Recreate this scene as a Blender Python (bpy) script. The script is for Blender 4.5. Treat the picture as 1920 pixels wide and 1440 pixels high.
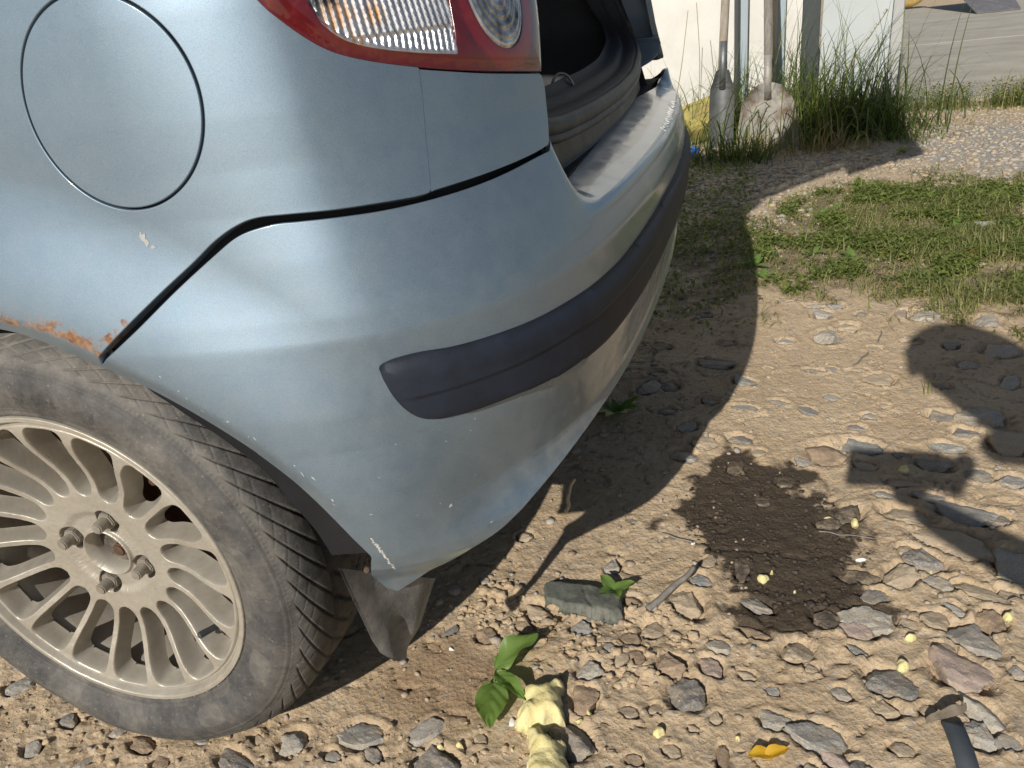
import bpy, bmesh, math, random
import numpy as np
from mathutils import Vector, Matrix, Euler
from mathutils.geometry import delaunay_2d_cdt
for o in list(bpy.data.objects): bpy.data.objects.remove(o)
random.seed(7); RS = np.random.RandomState(11)
SC = bpy.context.scene
COL = SC.collection

# ------------------------------------------------------------------ camera, sky, sun, exposure
CAM = np.array([0.72940638, -0.53987009, 0.82504186]); FPX = 1454.2
RM = np.array([[0.95738264, 0.2660452, -0.11242074], [0.01970725, -0.44850437, -0.89356335], [-0.28814943, 0.85326653, -0.43463332]])
cd = bpy.data.cameras.new('camera'); cam = bpy.data.objects.new('camera', cd); COL.objects.link(cam)
M4 = Matrix([[RM[0][i], -RM[1][i], -RM[2][i], CAM[i]] for i in range(3)] + [[0, 0, 0, 1]])
cam.matrix_world = M4
cd.sensor_width = 36; cd.lens = FPX / 1920 * 36; cd.clip_start = 0.01; cd.clip_end = 500
SC.camera = cam
w = bpy.data.worlds.new('World'); SC.world = w; w.use_nodes = True
SUNL = np.array([0.13448833, 0.84438244, -0.51858576])      # the way the sunlight travels
wn = w.node_tree.nodes; sky = wn.new('ShaderNodeTexSky'); sky.sky_type = 'NISHITA'; sky.sun_disc = False
sky.sun_elevation = math.asin(-SUNL[2]); sky.sun_rotation = math.atan2(-SUNL[0], -SUNL[1])
sky.air_density = 1.0; sky.dust_density = 1.0
bg = wn['Background']; bg.inputs['Strength'].default_value = 0.058
w.node_tree.links.new(sky.outputs[0], bg.inputs[0])
sd = bpy.data.lights.new('sun', 'SUN'); sd.energy = 5.0; sd.angle = math.radians(0.53); sd.color = (1, .935, .84)
sun = bpy.data.objects.new('sun', sd); COL.objects.link(sun); sun.location = (0, -5, 8)
sun.rotation_euler = Vector(SUNL).to_track_quat('-Z', 'Y').to_euler()
SC.view_settings.view_transform = 'Standard'; SC.view_settings.look = 'None'
SC.view_settings.exposure = 0.0; SC.view_settings.gamma = 1.0; SC.view_settings.use_curve_mapping = False

# ------------------------------------------------------------------ helpers
def ray(p): return RM.T @ np.array([(p[0] - 960) / FPX, (p[1] - 720) / FPX, 1.])
def onY(p, y): d = ray(p); return CAM + d * (y - CAM[1]) / d[1]
def onZ(p, z=0.): d = ray(p); return CAM + d * (z - CAM[2]) / d[2]
def onX(p, x): d = ray(p); return CAM + d * (x - CAM[0]) / d[0]
def proj(P):
    q = (np.atleast_2d(P) - CAM) @ RM.T
    return np.stack([960 + FPX * q[:, 0] / q[:, 2], 720 + FPX * q[:, 1] / q[:, 2]], 1), q[:, 2]
def sst(a, b, x): t = np.clip((x - a) / (b - a), 0, 1); return t * t * (3 - 2 * t)

def thing(name, label, cat, loc=(0, 0, 0), rz=0, group=None):
    o = bpy.data.objects.new(name, None); COL.objects.link(o); o.location = loc; o.rotation_euler = (0, 0, rz)
    o.empty_display_size = .05
    o['label'] = label; o['category'] = cat
    if group: o['group'] = group
    return o
def tag(o, label, cat, group=None, kind=None):
    o['label'] = label; o['category'] = cat
    if group: o['group'] = group
    if kind: o['kind'] = kind
    return o
def mk(name, V, Fs, mat, parent=None, smooth=True, normals=None, loc=None):
    """V in world (or local when loc given) coordinates, Fs an array or list of faces"""
    me = bpy.data.meshes.new(name)
    V = np.asarray(V, float)
    if isinstance(Fs, np.ndarray):
        n, k = Fs.shape
        me.vertices.add(len(V)); me.vertices.foreach_set('co', V.ravel())
        me.loops.add(n * k); me.loops.foreach_set('vertex_index', Fs.astype(np.int32).ravel())
        me.polygons.add(n); me.polygons.foreach_set('loop_start', np.arange(0, n * k, k, dtype=np.int32))
        me.update(calc_edges=True)
    else:
        me.from_pydata([tuple(v) for v in V], [], [tuple(int(i) for i in f) for f in Fs])
        me.update()
    me.validate()
    if smooth: me.polygons.foreach_set('use_smooth', [True] * len(me.polygons))
    if normals is not None:
        me.normals_split_custom_set_from_vertices([tuple(n) for n in normals])
    ob = bpy.data.objects.new(name, me); COL.objects.link(ob)
    if mat: me.materials.append(mat)
    if parent:
        ob.parent = parent; ob.matrix_parent_inverse = Matrix.Identity(4)
        # vertices are given in world space: the things stand unrotated, so shift them by the parent's place
        if loc is None:
            off = np.array(parent_world(parent)); 
            if np.abs(off).sum() > 0: me.transform(Matrix.Translation(Vector(-off)))
        else: ob.location = loc
    elif loc is not None: ob.location = loc
    return ob
def parent_world(p):
    v = Vector((0, 0, 0))
    while p is not None: v += Vector(p.location); p = p.parent
    return v
def centre(o):
    """puts the origin of a top-level mesh at its foot"""
    me = o.data; n = len(me.vertices); a = np.zeros(n * 3); me.vertices.foreach_get('co', a); a = a.reshape(-1, 3)
    c = np.array([(a[:, 0].min() + a[:, 0].max()) / 2, (a[:, 1].min() + a[:, 1].max()) / 2, a[:, 2].min()])
    me.transform(Matrix.Translation(Vector(-c))); o.location = c
    return o
def gridf(nx, ny, wrapx=False):
    I, J = np.meshgrid(np.arange(nx if wrapx else nx - 1), np.arange(ny - 1), indexing='ij')
    I2 = (I + 1) % nx
    return np.stack([I * ny + J, I2 * ny + J, I2 * ny + J + 1, I * ny + J + 1], -1).reshape(-1, 4)
class MB:
    def __init__(s): s.V = []; s.F = []
    def add(s, V, Fs):
        b = len(s.V); s.V += [tuple(v) for v in V]; s.F += [tuple(i + b for i in f) for f in Fs]
    def box(s, c, d, R=None):
        c = np.array(c, float); d = np.array(d, float) / 2
        V = np.array([[x, y, z] for x in (-1, 1) for y in (-1, 1) for z in (-1, 1)]) * d
        if R is not None: V = V @ np.array(R).T
        s.add(V + c, [(0, 1, 3, 2), (4, 6, 7, 5), (0, 4, 5, 1), (2, 3, 7, 6), (0, 2, 6, 4), (1, 5, 7, 3)])
    def tube(s, P, r, n=8, cap=True):
        P = np.array(P, float); r = np.broadcast_to(np.array(r, float), (len(P),))
        T = np.gradient(P, axis=0); T /= np.linalg.norm(T, axis=1)[:, None] + 1e-12
        up = np.array([0, 0, 1.]) if abs(T[0][2]) < .9 else np.array([1., 0, 0]); V = []
        a = np.cross(T[0], up); a /= np.linalg.norm(a)
        for i in range(len(P)):
            a = a - T[i] * (a @ T[i]); a /= np.linalg.norm(a); b = np.cross(T[i], a)
            for k in range(n):
                t = 2 * math.pi * k / n; V.append(P[i] + r[i] * (math.cos(t) * a + math.sin(t) * b))
        Fs = [(i * n + k, i * n + (k + 1) % n, (i + 1) * n + (k + 1) % n, (i + 1) * n + k) for i in range(len(P) - 1) for k in range(n)]
        if cap: Fs += [tuple(range(n))[::-1], tuple((len(P) - 1) * n + k for k in range(n))]
        s.add(V, Fs)
    def prism(s, poly, axis_o, ax, ay, az, h):
        """polygon in the plane (ax, ay) pushed h along az"""
        o = np.array(axis_o, float); ax, ay, az = (np.array(q, float) for q in (ax, ay, az)); n = len(poly)
        V = [o + ax * p[0] + ay * p[1] for p in poly] + [o + ax * p[0] + ay * p[1] + az * h for p in poly]
        s.add(V, [tuple(range(n))[::-1], tuple(range(n, 2 * n))] + [(i, (i + 1) % n, (i + 1) % n + n, i + n) for i in range(n)])
    def build(s, name, mat, parent=None, smooth=False, bevel=0, angle=None, segs=2):
        o = mk(name, s.V, s.F, mat, parent, smooth)
        bm = bmesh.new(); bm.from_mesh(o.data); bmesh.ops.recalc_face_normals(bm, faces=bm.faces)
        if bevel:
            bmesh.ops.bevel(bm, geom=[e for e in bm.edges if len(e.link_faces) == 2 and e.calc_face_angle(0) > .6], offset=bevel, segments=segs, affect='EDGES', clamp_overlap=True)
        bm.to_mesh(o.data); bm.free()
        if angle or bevel: o.data.polygons.foreach_set('use_smooth', [True] * len(o.data.polygons)); o.data.set_sharp_from_angle(angle=angle or .7)
        return o

# numpy noise
TAB = RS.rand(64, 256, 256)
def vn(x, y, seed=0):
    T = TAB[seed % 64]; xi = np.floor(x).astype(int); yi = np.floor(y).astype(int); fx = x - xi; fy = y - yi
    fx = fx * fx * fx * (fx * (fx * 6 - 15) + 10); fy = fy * fy * fy * (fy * (fy * 6 - 15) + 10)
    a, b, c, d = T[xi & 255, yi & 255], T[(xi + 1) & 255, yi & 255], T[xi & 255, (yi + 1) & 255], T[(xi + 1) & 255, (yi + 1) & 255]
    return (a * (1 - fx) + b * fx) * (1 - fy) + (c * (1 - fx) + d * fx) * fy
def fbm(x, y, o=4, seed=0, gain=.5):
    s = 0; a = 1; t = 0
    for i in range(o):
        s = s + a * vn(x * 2 ** i + 13.7 * i, y * 2 ** i - 7.1 * i, seed + i); t += a; a *= gain
    return s / t
def inpoly(px, py, poly):
    poly = np.array(poly); c = np.zeros(np.shape(px), bool); n = len(poly); j = n - 1
    for i in range(n):
        xi, yi = poly[i]; xj, yj = poly[j]
        hit = ((yi > py) != (yj > py)) & (px < (xj - xi) * (py - yi) / (yj - yi + 1e-15) + xi); c ^= hit; j = i
    return c
def pdist(px, py, line, closed=True):
    line = np.array(line, float); d = np.full(np.shape(px), 1e9); n = len(line)
    for i in range(n if closed else n - 1):
        a = line[i]; b = line[(i + 1) % n]; ab = b - a; L = ab @ ab + 1e-15
        t = np.clip(((px - a[0]) * ab[0] + (py - a[1]) * ab[1]) / L, 0, 1)
        d = np.minimum(d, np.hypot(px - a[0] - t * ab[0], py - a[1] - t * ab[1]))
    return d
def sdf(px, py, poly): d = pdist(px, py, poly); return np.where(inpoly(px, py, poly), -d, d)
def attr(o, name, cols):
    a = o.data.color_attributes.new(name, 'FLOAT_COLOR', 'POINT'); c = np.ones((len(o.data.vertices), 4)); c[:, :cols.shape[1]] = cols
    a.data.foreach_set('color', c.ravel())

# materials
class NT:
    def __init__(s, name):
        s.m = bpy.data.materials.new(name); s.m.use_nodes = True; s.t = s.m.node_tree; s.b = s.t.nodes['Principled BSDF']
        s.tc = s.t.nodes.new('ShaderNodeTexCoord')
    def n(s, ty, ins=None, **kw):
        nd = s.t.nodes.new(ty)
        for k, v in kw.items(): setattr(nd, k, v)
        for k, v in (ins or {}).items(): s.set(nd, k, v)
        return nd
    def set(s, nd, k, v):
        i = nd.inputs[k]
        if hasattr(v, 'is_output') or isinstance(v, bpy.types.NodeSocket): s.t.links.new(v, i)
        else:
            if i.type == 'RGBA' and not isinstance(v, (int, float)) and len(v) == 3: v = (*v, 1)
            i.default_value = v
    def noise(s, scale, detail=4, rough=.6, vec=None, dist=0):
        nd = s.n('ShaderNodeTexNoise', {'Scale': scale, 'Detail': detail, 'Roughness': rough, 'Distortion': dist}); s.t.links.new(vec or s.tc.outputs['Object'], nd.inputs['Vector']); return nd.outputs['Fac']
    def vor(s, scale, feature='F1', out='Distance', vec=None):
        nd = s.n('ShaderNodeTexVoronoi', {'Scale': scale}, feature=feature); s.t.links.new(vec or s.tc.outputs['Object'], nd.inputs['Vector']); return nd.outputs[out]
    def ramp(s, f, a, b, va=0., vb=1.):
        return s.n('ShaderNodeMapRange', {'Value': f, 'From Min': a, 'From Max': b, 'To Min': va, 'To Max': vb}).outputs['Result']
    def mix(s, f, a, b, blend='MIX'):
        nd = s.n('ShaderNodeMix', data_type='RGBA', blend_type=blend); s.set(nd, 0, f); s.set(nd, 6, a); s.set(nd, 7, b); return nd.outputs[2]
    def math(s, op, a, b=0., c=0.):
        nd = s.n('ShaderNodeMath', operation=op); s.set(nd, 0, a); s.set(nd, 1, b); s.set(nd, 2, c); return nd.outputs[0]
    def attr(s, name):
        a = s.n('ShaderNodeAttribute', attribute_name=name); sp = s.n('ShaderNodeSeparateColor', {'Color': a.outputs['Color']}); return sp.outputs
    def bump(s, h, dist=.001, st=1., prev=None):
        nd = s.n('ShaderNodeBump', {'Height': h, 'Distance': dist, 'Strength': st})
        if prev: s.set(nd, 'Normal', prev)
        return nd.outputs[0]
    def p(s, **kw):
        for k, v in kw.items(): s.set(s.b, k.replace('_', ' '), v)
        return s.m
def simple(name, col, rough=.6, metal=0, var=.25, scale=20, bump=.0006, bscale=None, dust=None, coat=0, spec=.5, dustamt=(.5, .75)):
    t = NT(name); f = t.noise(scale); c = t.mix(t.ramp(f, .3, .7), [v * (1 - var) for v in col], [min(1, v * (1 + var)) for v in col])
    if dust:
        g = t.noise(scale * .35, 6, .7); c = t.mix(t.ramp(g, dustamt[0], dustamt[1]), c, dust)
    kw = dict(Base_Color=c, Roughness=rough, Metallic=metal, Coat_Weight=coat, Specular_IOR_Level=spec)
    if bump: kw['Normal'] = t.bump(t.noise(bscale or scale * 4, 5, .65), bump)
    return t.p(**kw)
# ------------------------------------------------------------------ car body surface, in (u, v): u along the plan contour, v height along the section
_c = np.array([(-1.5, .012), (-1.1, .006), (-.7, .0), (-.3, .0), (0, .0), (.15, .0), (.27, .002), (.35, .010), (.41, .028), (.468, .068), (.515, .122), (.549, .19), (.574, .28), (.593, .41), (.606, .60), (.611, .82)])
_c = np.vstack([_c, np.array([(x, 1.64 - y) for x, y in _c[:-1][::-1]])])
def _catmull(P, n=40):
    P = np.array(P, float)
    out = []; Q = np.vstack([2 * P[0] - P[1], P, 2 * P[-1] - P[-2]])
    for i in range(1, len(Q) - 2):
        t = np.linspace(0, 1, n, endpoint=False)[:, None]; a, b, c, d = Q[i - 1], Q[i], Q[i + 1], Q[i + 2]
        out.append(.5 * (2 * b + (c - a) * t + (2 * a - 5 * b + 4 * c - d) * t * t + (3 * b - a - 3 * c + d) * t ** 3))
    return np.vstack(out + [P[-1:]])
_cp = _catmull(_c); _s = np.r_[0, np.cumsum(np.linalg.norm(np.diff(_cp, axis=0), axis=1))]
_si = np.arange(0, _s[-1], .002); _cx = np.interp(_si, _s, _cp[:, 0]); _cy = np.interp(_si, _s, _cp[:, 1])
def _smooth(a, w=18):
    k = np.exp(-np.linspace(-2, 2, 2 * w + 1) ** 2); k /= k.sum(); d = np.r_[2 * a[0] - a[w:0:-1], a, 2 * a[-1] - a[-2:-w - 2:-1]]; return np.convolve(d, k, 'valid')
_cx = _smooth(_cx); _cy = _smooth(_cy)
_s0 = _si[np.argmin(np.abs(_cx) + (_cy > .8) * 9)]; _U = _si - _s0
_tx = np.gradient(_cx); _ty = np.gradient(_cy); _l = np.hypot(_tx, _ty); _tx /= _l; _ty /= _l
UMID = _U[np.argmin(np.abs(_cy - .82))]
HUBZ = .295
ARCHPX = [(0, 612), (100, 635), (185, 672), (190, 689), (255, 717), (310, 740), (365, 768), (401, 793), (441, 822), (510, 872), (547, 903), (598, 950), (642, 1001), (671, 1034), (693, 1074), (702, 1088)]
_apts = np.array([onY(p, -.008)[[0, 2]] for p in ARCHPX])
_aa = np.degrees(np.arctan2(_apts[:, 1] - HUBZ, _apts[:, 0])); _ar = np.hypot(_apts[:, 0], _apts[:, 1] - HUBZ)
_pf = np.polyfit(_aa, _ar, 3); _aa = np.linspace(_aa.min(), 90, 60); _ar = _smooth(np.minimum(np.polyval(_pf, np.minimum(_aa, 78)), .43), 6)
print('ARCH', _pf, _aa[0], _ar[::10])
def arch_r(deg):
    deg = np.where(deg < -90, deg + 360, deg); m = np.where(deg > 90, 180 - deg, deg); r = np.interp(m, _aa, _ar); return np.where(deg > 90, np.minimum(r, .36), r)
PZ = np.array([.20, .30, .315, .33, .345, .365, .385, .42, .46, .475, .51, .548, .578, .60, .65, .69, .73, .77, .85, .95, 1.1, 1.5])
PD = np.array([.05, .022, .010, .003, .004, .016, .021, .014, .004, .001, -.001, .0, .0005, .0062, .023, .038, .048, .055, .072, .100, .150, .26])
_pz = np.linspace(.2, 1.5, 651); _pd = _smooth(np.interp(_pz, PZ, PD), 3)
def Draw(z): return np.interp(z, _pz, _pd)
def S(u, v):
    u = np.asarray(u, float); v = np.asarray(v, float); um = np.where(u > UMID, 2 * UMID - u, u)
    x = np.interp(u, _U, _cx); y = np.interp(u, _U, _cy); tx = np.interp(u, _U, _tx); ty = np.interp(u, _U, _ty); l = np.hypot(tx, ty); nx, ny = ty / l, -tx / l
    k = .30 + .70 * sst(.22, .56, um)
    D = Draw(v); kb = sst(.40, .56, um); D = np.where(v > .475, D * k, D * np.where(v < .36, 1 - (1 - kb) * sst(.325, .35, v), kb))
    # rear ledge
    b = sst(UB0, UB1, um)
    a = np.clip((v - .606) / .022, 0, None); th = np.clip(a, 0, 1) * (math.pi / 2)
    R = .014
    zl = np.where(v < .606, v, .606 + R * np.sin(th)) + np.clip(v - .628, 0, None) * .26
    dl = np.where(v < .606, Draw(v), Draw(.606) + R * (1 - np.cos(th))) + np.clip(v - .628, 0, None)
    bb = b * LEDGE[0]
    if LEDGE[0] > 0: D = np.where(v > .700, Draw(.70) * k + (v - .700), D); vz = np.minimum(v, .700 + (v - .7) * .05)
    else: vz = v
    z = vz * (1 - bb) + zl * bb; D = D * (1 - bb) + dl * bb
    # wheel arch flare and folded lip
    r = np.hypot(u, v - HUBZ); deg = np.degrees(np.arctan2(v - HUBZ, u)); ra = arch_r(deg)
    near = (u < .8)
    e = r - ra
    fl = .021 * (1 - sst(.01, .15, e)) * sst(-.05, .14, v - .30)
    lip = np.clip(.020 - e, 0, .05) * sst(8, 26, deg); lip = np.where(lip > .005, lip - .0025, lip * lip / .010) * .52
    D = D - np.where(near, fl - lip, 0)
    yo = y - ny * D; z = z + .030 * sst(.95, 1.38, yo) * sst(.61, .70, z)
    return np.stack([x - nx * D, yo, z], -1)
UB0 = .700; UB1 = .790
LEDGE = [1.]
def Sn(u, v, h=.0008):
    a = S(np.asarray(u) + h, v) - S(np.asarray(u) - h, v); b = S(u, np.asarray(v) + h) - S(u, np.asarray(v) - h)
    n = np.cross(a, b); return n / (np.linalg.norm(n, axis=-1)[..., None] + 1e-12)
class Inv:
    def __init__(s, u0, u1, v0, v1, ledge):
        s.led = ledge; LEDGE[0] = ledge
        s.gu, s.gv = np.meshgrid(np.linspace(u0, u1, 420), np.linspace(v0, v1, 240), indexing='ij'); s.gu = s.gu.ravel(); s.gv = s.gv.ravel()
        P = S(s.gu, s.gv); s.px, s.z = proj(P); N = Sn(s.gu, s.gv); s.ok = (((CAM - P) * N).sum(1) > 0) & (s.z > .05); s.px[~s.ok] = 1e6
    def __call__(s, pts):
        LEDGE[0] = s.led; out = []
        for p in pts:
            d = np.hypot(s.px[:, 0] - p[0], s.px[:, 1] - p[1]); m = d < d.min() + 8; i = np.where(m)[0][np.argmin(s.z[m] + d[m] * .01)]
            x = np.array([s.gu[i], s.gv[i]])
            for _ in range(12):
                q = proj(S(x[0], x[1]))[0][0] - p; J = np.array([proj(S(x[0] + 1e-5, x[1]))[0][0] - p - q, proj(S(x[0], x[1] + 1e-5))[0][0] - p - q]).T / 1e-5
                st = np.linalg.lstsq(J, q, rcond=1e-4)[0]; n = np.hypot(*st)
                if n > .01: st *= .01 / n
                x = x - st
                if n < 1e-6: break
            out.append(x)
        return np.array(out)
def resamp(P, step, closed=True):
    P = np.array(P, float); Q = np.vstack([P, P[:1]]) if closed else P
    s = np.r_[0, np.cumsum(np.linalg.norm(np.diff(Q, axis=0), axis=1))]; n = max(3, int(s[-1] / step)); t = np.linspace(0, s[-1], n + (0 if closed else 1), endpoint=not closed)
    return np.stack([np.interp(t, s, Q[:, 0]), np.interp(t, s, Q[:, 1])], 1)
def curve(P, n=12):   # smooth open curve through points
    return _catmull(np.array(P, float), n)
def panel(name, poly, mat, parent, grid=.006, holes=(), ledge=0., off=0., fn=None, edge=True, depth=.012, rnd=.0014, bstep=.004, closed_edge=True):
    """a sheet of the body surface inside poly (u, v), with rolled edges"""
    LEDGE[0] = ledge
    loops = [resamp(poly, bstep)] + [resamp(h, bstep) for h in holes]
    A = lambda L: .5 * np.sum(L[:, 0] * np.roll(L[:, 1], -1) - np.roll(L[:, 0], -1) * L[:, 1])
    loops = [L if (A(L) > 0) == (i == 0) else L[::-1] for i, L in enumerate(loops)]
    allb = np.vstack(loops); lo = loops[0].min(0); hi = loops[0].max(0)
    gx, gy = np.meshgrid(np.arange(lo[0] + grid / 2, hi[0], grid), np.arange(lo[1] + grid / 2, hi[1], grid), indexing='ij')
    gx[:, 1::2] += grid / 2
    gx = gx.ravel(); gy = gy.ravel(); m = inpoly(gx, gy, loops[0])
    for L in loops[1:]: m &= ~inpoly(gx, gy, L)
    gx = gx[m]; gy = gy[m]
    for L in loops: 
        k = pdist(gx, gy, L) > grid * .55; gx = gx[k]; gy = gy[k]
    pts = np.vstack([allb, np.stack([gx, gy], 1)]); edges = []; b = 0
    for L in loops: edges += [(b + i, b + (i + 1) % len(L)) for i in range(len(L))]; b += len(L)
    vs, es, fs, ov, *_ = delaunay_2d_cdt([Vector(p) for p in pts], edges, [], 0, 1e-7)
    vs = np.array([tuple(v) for v in vs]); fs = np.array([f for f in fs if len(f) == 3]); c = vs[fs].mean(1)
    k = inpoly(c[:, 0], c[:, 1], loops[0])
    for L in loops[1:]: k &= ~inpoly(c[:, 0], c[:, 1], L)
    fs = fs[k]; a = vs[fs[:, 0]]; bb = vs[fs[:, 1]]; cc = vs[fs[:, 2]]
    ar = (bb[:, 0] - a[:, 0]) * (cc[:, 1] - a[:, 1]) - (bb[:, 1] - a[:, 1]) * (cc[:, 0] - a[:, 0]); fs[ar < 0] = fs[ar < 0][:, ::-1]
    N = Sn(vs[:, 0], vs[:, 1]); o_ = off + (fn(vs[:, 0], vs[:, 1]) if fn else 0.); P = S(vs[:, 0], vs[:, 1]) + N * np.reshape(o_, (-1, 1))
    if fn:   # normals bent by the relief
        h = .0006; N0 = N
        def Q(u, v): return S(u, v) + Sn(u, v) * np.reshape(off + fn(u, v), (-1, 1))
        d1 = Q(vs[:, 0] + h, vs[:, 1]) - Q(vs[:, 0] - h, vs[:, 1]); d2 = Q(vs[:, 0], vs[:, 1] + h) - Q(vs[:, 0], vs[:, 1] - h)
        N = np.cross(d1, d2); N /= np.linalg.norm(N, axis=1)[:, None] + 1e-12
    V = [P]; NN = [N]; FF = [tuple(f) for f in fs]; base = len(P); UVV = [vs]
    if edge:
        for L in loops:
            idx = [int(np.argmin(np.hypot(vs[:, 0] - p[0], vs[:, 1] - p[1]))) for p in L]
            t = np.roll(L, -1, 0) - np.roll(L, 1, 0); t /= np.linalg.norm(t, axis=1)[:, None] + 1e-12; n2 = np.stack([t[:, 1], -t[:, 0]], 1)
            # smooth the outward direction a little
            n2 = (n2 + np.roll(n2, 1, 0) + np.roll(n2, -1, 0)); n2 /= np.linalg.norm(n2, axis=1)[:, None] + 1e-12
            P0 = P[idx]; N0 = N[idx]; Pe = S(L[:, 0] + n2[:, 0] * 1e-3, L[:, 1] + n2[:, 1] * 1e-3) - S(L[:, 0], L[:, 1]); Pe -= N0 * (Pe * N0).sum(1)[:, None]; Pe /= np.linalg.norm(Pe, axis=1)[:, None] + 1e-12
            rings = [(rnd * .35, -rnd * .1, .35), (rnd * .8, -rnd * .5, .75), (rnd, -rnd * 1.3, 1.), (rnd, -depth, 1.)]
            prev = idx; n = len(L)
            for (a_, b_, w_) in rings:
                cur = list(range(base, base + n)); V.append(P0 + Pe * a_ + N0 * b_); q = N0 * (1 - w_) + Pe * w_; NN.append(q / np.linalg.norm(q, axis=1)[:, None]); UVV.append(L)
                FF += [(prev[i], cur[i], cur[(i + 1) % n], prev[(i + 1) % n]) for i in range(n)]; base += n; prev = cur
    ob = mk(name, np.vstack(V), FF, mat, parent, True, np.vstack(NN))
    return ob, np.vstack(UVV)
# ------------------------------------------------------------------ car materials
def paint_mat():
    t = NT('car_paint'); a = t.attr('wear')
    fl = t.noise(1400, 2, .5); lo = t.noise(9, 3)
    c = t.mix(t.ramp(fl, .3, .7), (.148, .214, .282), (.222, .300, .378))
    dustn = t.noise(38, 6, .7); dustf = t.math('MULTIPLY', t.ramp(dustn, .35, .8), t.math('ADD', t.math('MULTIPLY', a['Blue'], .75), .10))
    c = t.mix(dustf, c, (.34, .325, .285))
    scr = t.n('ShaderNodeMapping', {'Scale': (30, 30, 900), 'Rotation': (.3, .5, .2)}); t.t.links.new(t.tc.outputs['Object'], scr.inputs['Vector'])
    sn = t.noise(1, 3, .6, scr.outputs[0]); scf = t.math('MULTIPLY', t.ramp(sn, .74, .78), .18)
    c = t.mix(scf, c, (.6, .62, .62))
    speck = t.vor(120); spm = t.math('MULTIPLY', t.ramp(speck, .035, .02), t.ramp(t.noise(40, 1), .56, .6)); c = t.mix(spm, c, (.03, .03, .03))
    rn = t.noise(55, 6, .75); rust = t.ramp(t.math('ADD', a['Red'], t.math('MULTIPLY', t.math('SUBTRACT', rn, .5), 1.1)), .42, .58)
    rc = t.mix(t.ramp(t.noise(160, 4), .35, .65), (.13, .045, .015), (.27, .165, .085))
    c = t.mix(rust, c, rc)
    cn = t.noise(90, 5, .7); chip = t.ramp(t.math('ADD', a['Green'], t.math('MULTIPLY', t.math('SUBTRACT', cn, .5), 1.3)), .55, .6)
    c = t.mix(chip, c, (.52, .50, .47))
    bad = t.math('MAXIMUM', t.math('MAXIMUM', rust, chip), dustf)
    met = t.math('MULTIPLY', t.math('SUBTRACT', 1, bad), .68)
    rough = t.math('ADD', .47, t.math('MULTIPLY', bad, .3))
    b1 = t.bump(t.noise(1100, 2), .00006, .5); b2 = t.bump(t.noise(14, 2), .0012, .25, b1); b3 = t.bump(t.noise(130, 5), .0006, t.math('MAXIMUM', rust, chip), b2)
    cr = t.math('ADD', .07, t.math('MULTIPLY', t.math('ADD', dustf, t.ramp(t.noise(22, 5), .45, .7)), .16))
    return t.p(Base_Color=c, Metallic=met, Roughness=rough, Coat_Weight=t.math('SUBTRACT', .85, t.math('MULTIPLY', bad, .8)), Coat_Roughness=cr, Normal=b3)
PAINT = paint_mat()
TRIMM = simple('black_trim', (.013, .018, .031), .62, 0, .25, 30, .00025, 500, dust=(.045, .048, .056), dustamt=(.6, 1.1), coat=0, spec=.35)
LINER = simple('liner_plastic', (.009, .010, .014), .55, 0, .3, 30, .0004, 200, dust=(.07, .062, .052), dustamt=(.6, .9))
FLAPM = simple('mudflap_rubber', (.07, .071, .073), .7, 0, .25, 60, .0008, 260, dust=(.25, .243, .23), dustamt=(.3, .68))
INTER = simple('interior_grey', (.020, .021, .024), .6, 0, .15, 40, .0004, 700)
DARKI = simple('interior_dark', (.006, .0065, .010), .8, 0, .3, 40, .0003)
SEAL_SHADE = simple('seal_rubber_and_shade', (.03, .03, .031), .5, 0, .3, 50, .0003, 300, dust=(.14, .12, .09), dustamt=(.5, .8))
METAL = simple('worn_steel', (.35, .34, .32), .45, .9, .25, 60, .0003)
HOLE = simple('gap_black', (.006, .006, .008), .85, 0, .1, 20, 0)
def red_mat():
    t = NT('red_lens'); a = t.attr('zone'); f = t.noise(60, 4)
    c = t.mix(t.ramp(f, .3, .7), (.075, .002, .004), (.115, .004, .006))
    c = t.mix(a['Red'], c, (.20, .004, .006))
    rf = t.n('ShaderNodeMapping', {'Scale': (420, 420, 420), 'Rotation': (0, .7, 0)}); t.t.links.new(t.tc.outputs['Object'], rf.inputs['Vector'])
    ck = t.n('ShaderNodeTexChecker', {'Scale': 1.}); t.t.links.new(rf.outputs[0], ck.inputs['Vector'])
    c = t.mix(t.math('MULTIPLY', t.math('MULTIPLY', ck.outputs['Fac'], a['Red']), .55), c, (.14, .004, .004))
    c = t.mix(t.math('MULTIPLY', t.ramp(t.noise(30, 6, .7), .55, .8), .12), c, (.4, .3, .25))
    return t.p(Base_Color=c, Roughness=.28, Coat_Weight=1, Coat_Roughness=.06, Subsurface_Weight=.0)
REDL = red_mat()
def clear_mat():
    t = NT('ribbed_clear_lens'); a = t.attr('zone')
    c = t.mix(t.ramp(t.noise(70, 4), .3, .7), (.42, .43, .46), (.74, .74, .76))
    am = t.mix(t.ramp(t.noise(120, 4), .35, .65), (.45, .16, .01), (.75, .36, .04))
    amf = t.ramp(t.math('ADD', a['Red'], t.math('MULTIPLY', t.math('SUBTRACT', t.noise(140, 4), .5), .7)), .25, .95)  # the amber bulb's reflection is painted into the lens colour
    c = t.mix(amf, c, am)
    dk = t.ramp(t.math('ADD', a['Green'], t.math('MULTIPLY', t.math('SUBTRACT', t.noise(80, 3), .5), .9)), .35, .75); c = t.mix(dk, c, (.05, .05, .05))
    return t.p(Base_Color=c, Metallic=.75, Roughness=.24, Coat_Weight=1, Coat_Roughness=.04)
CLEAR = clear_mat()
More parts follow.
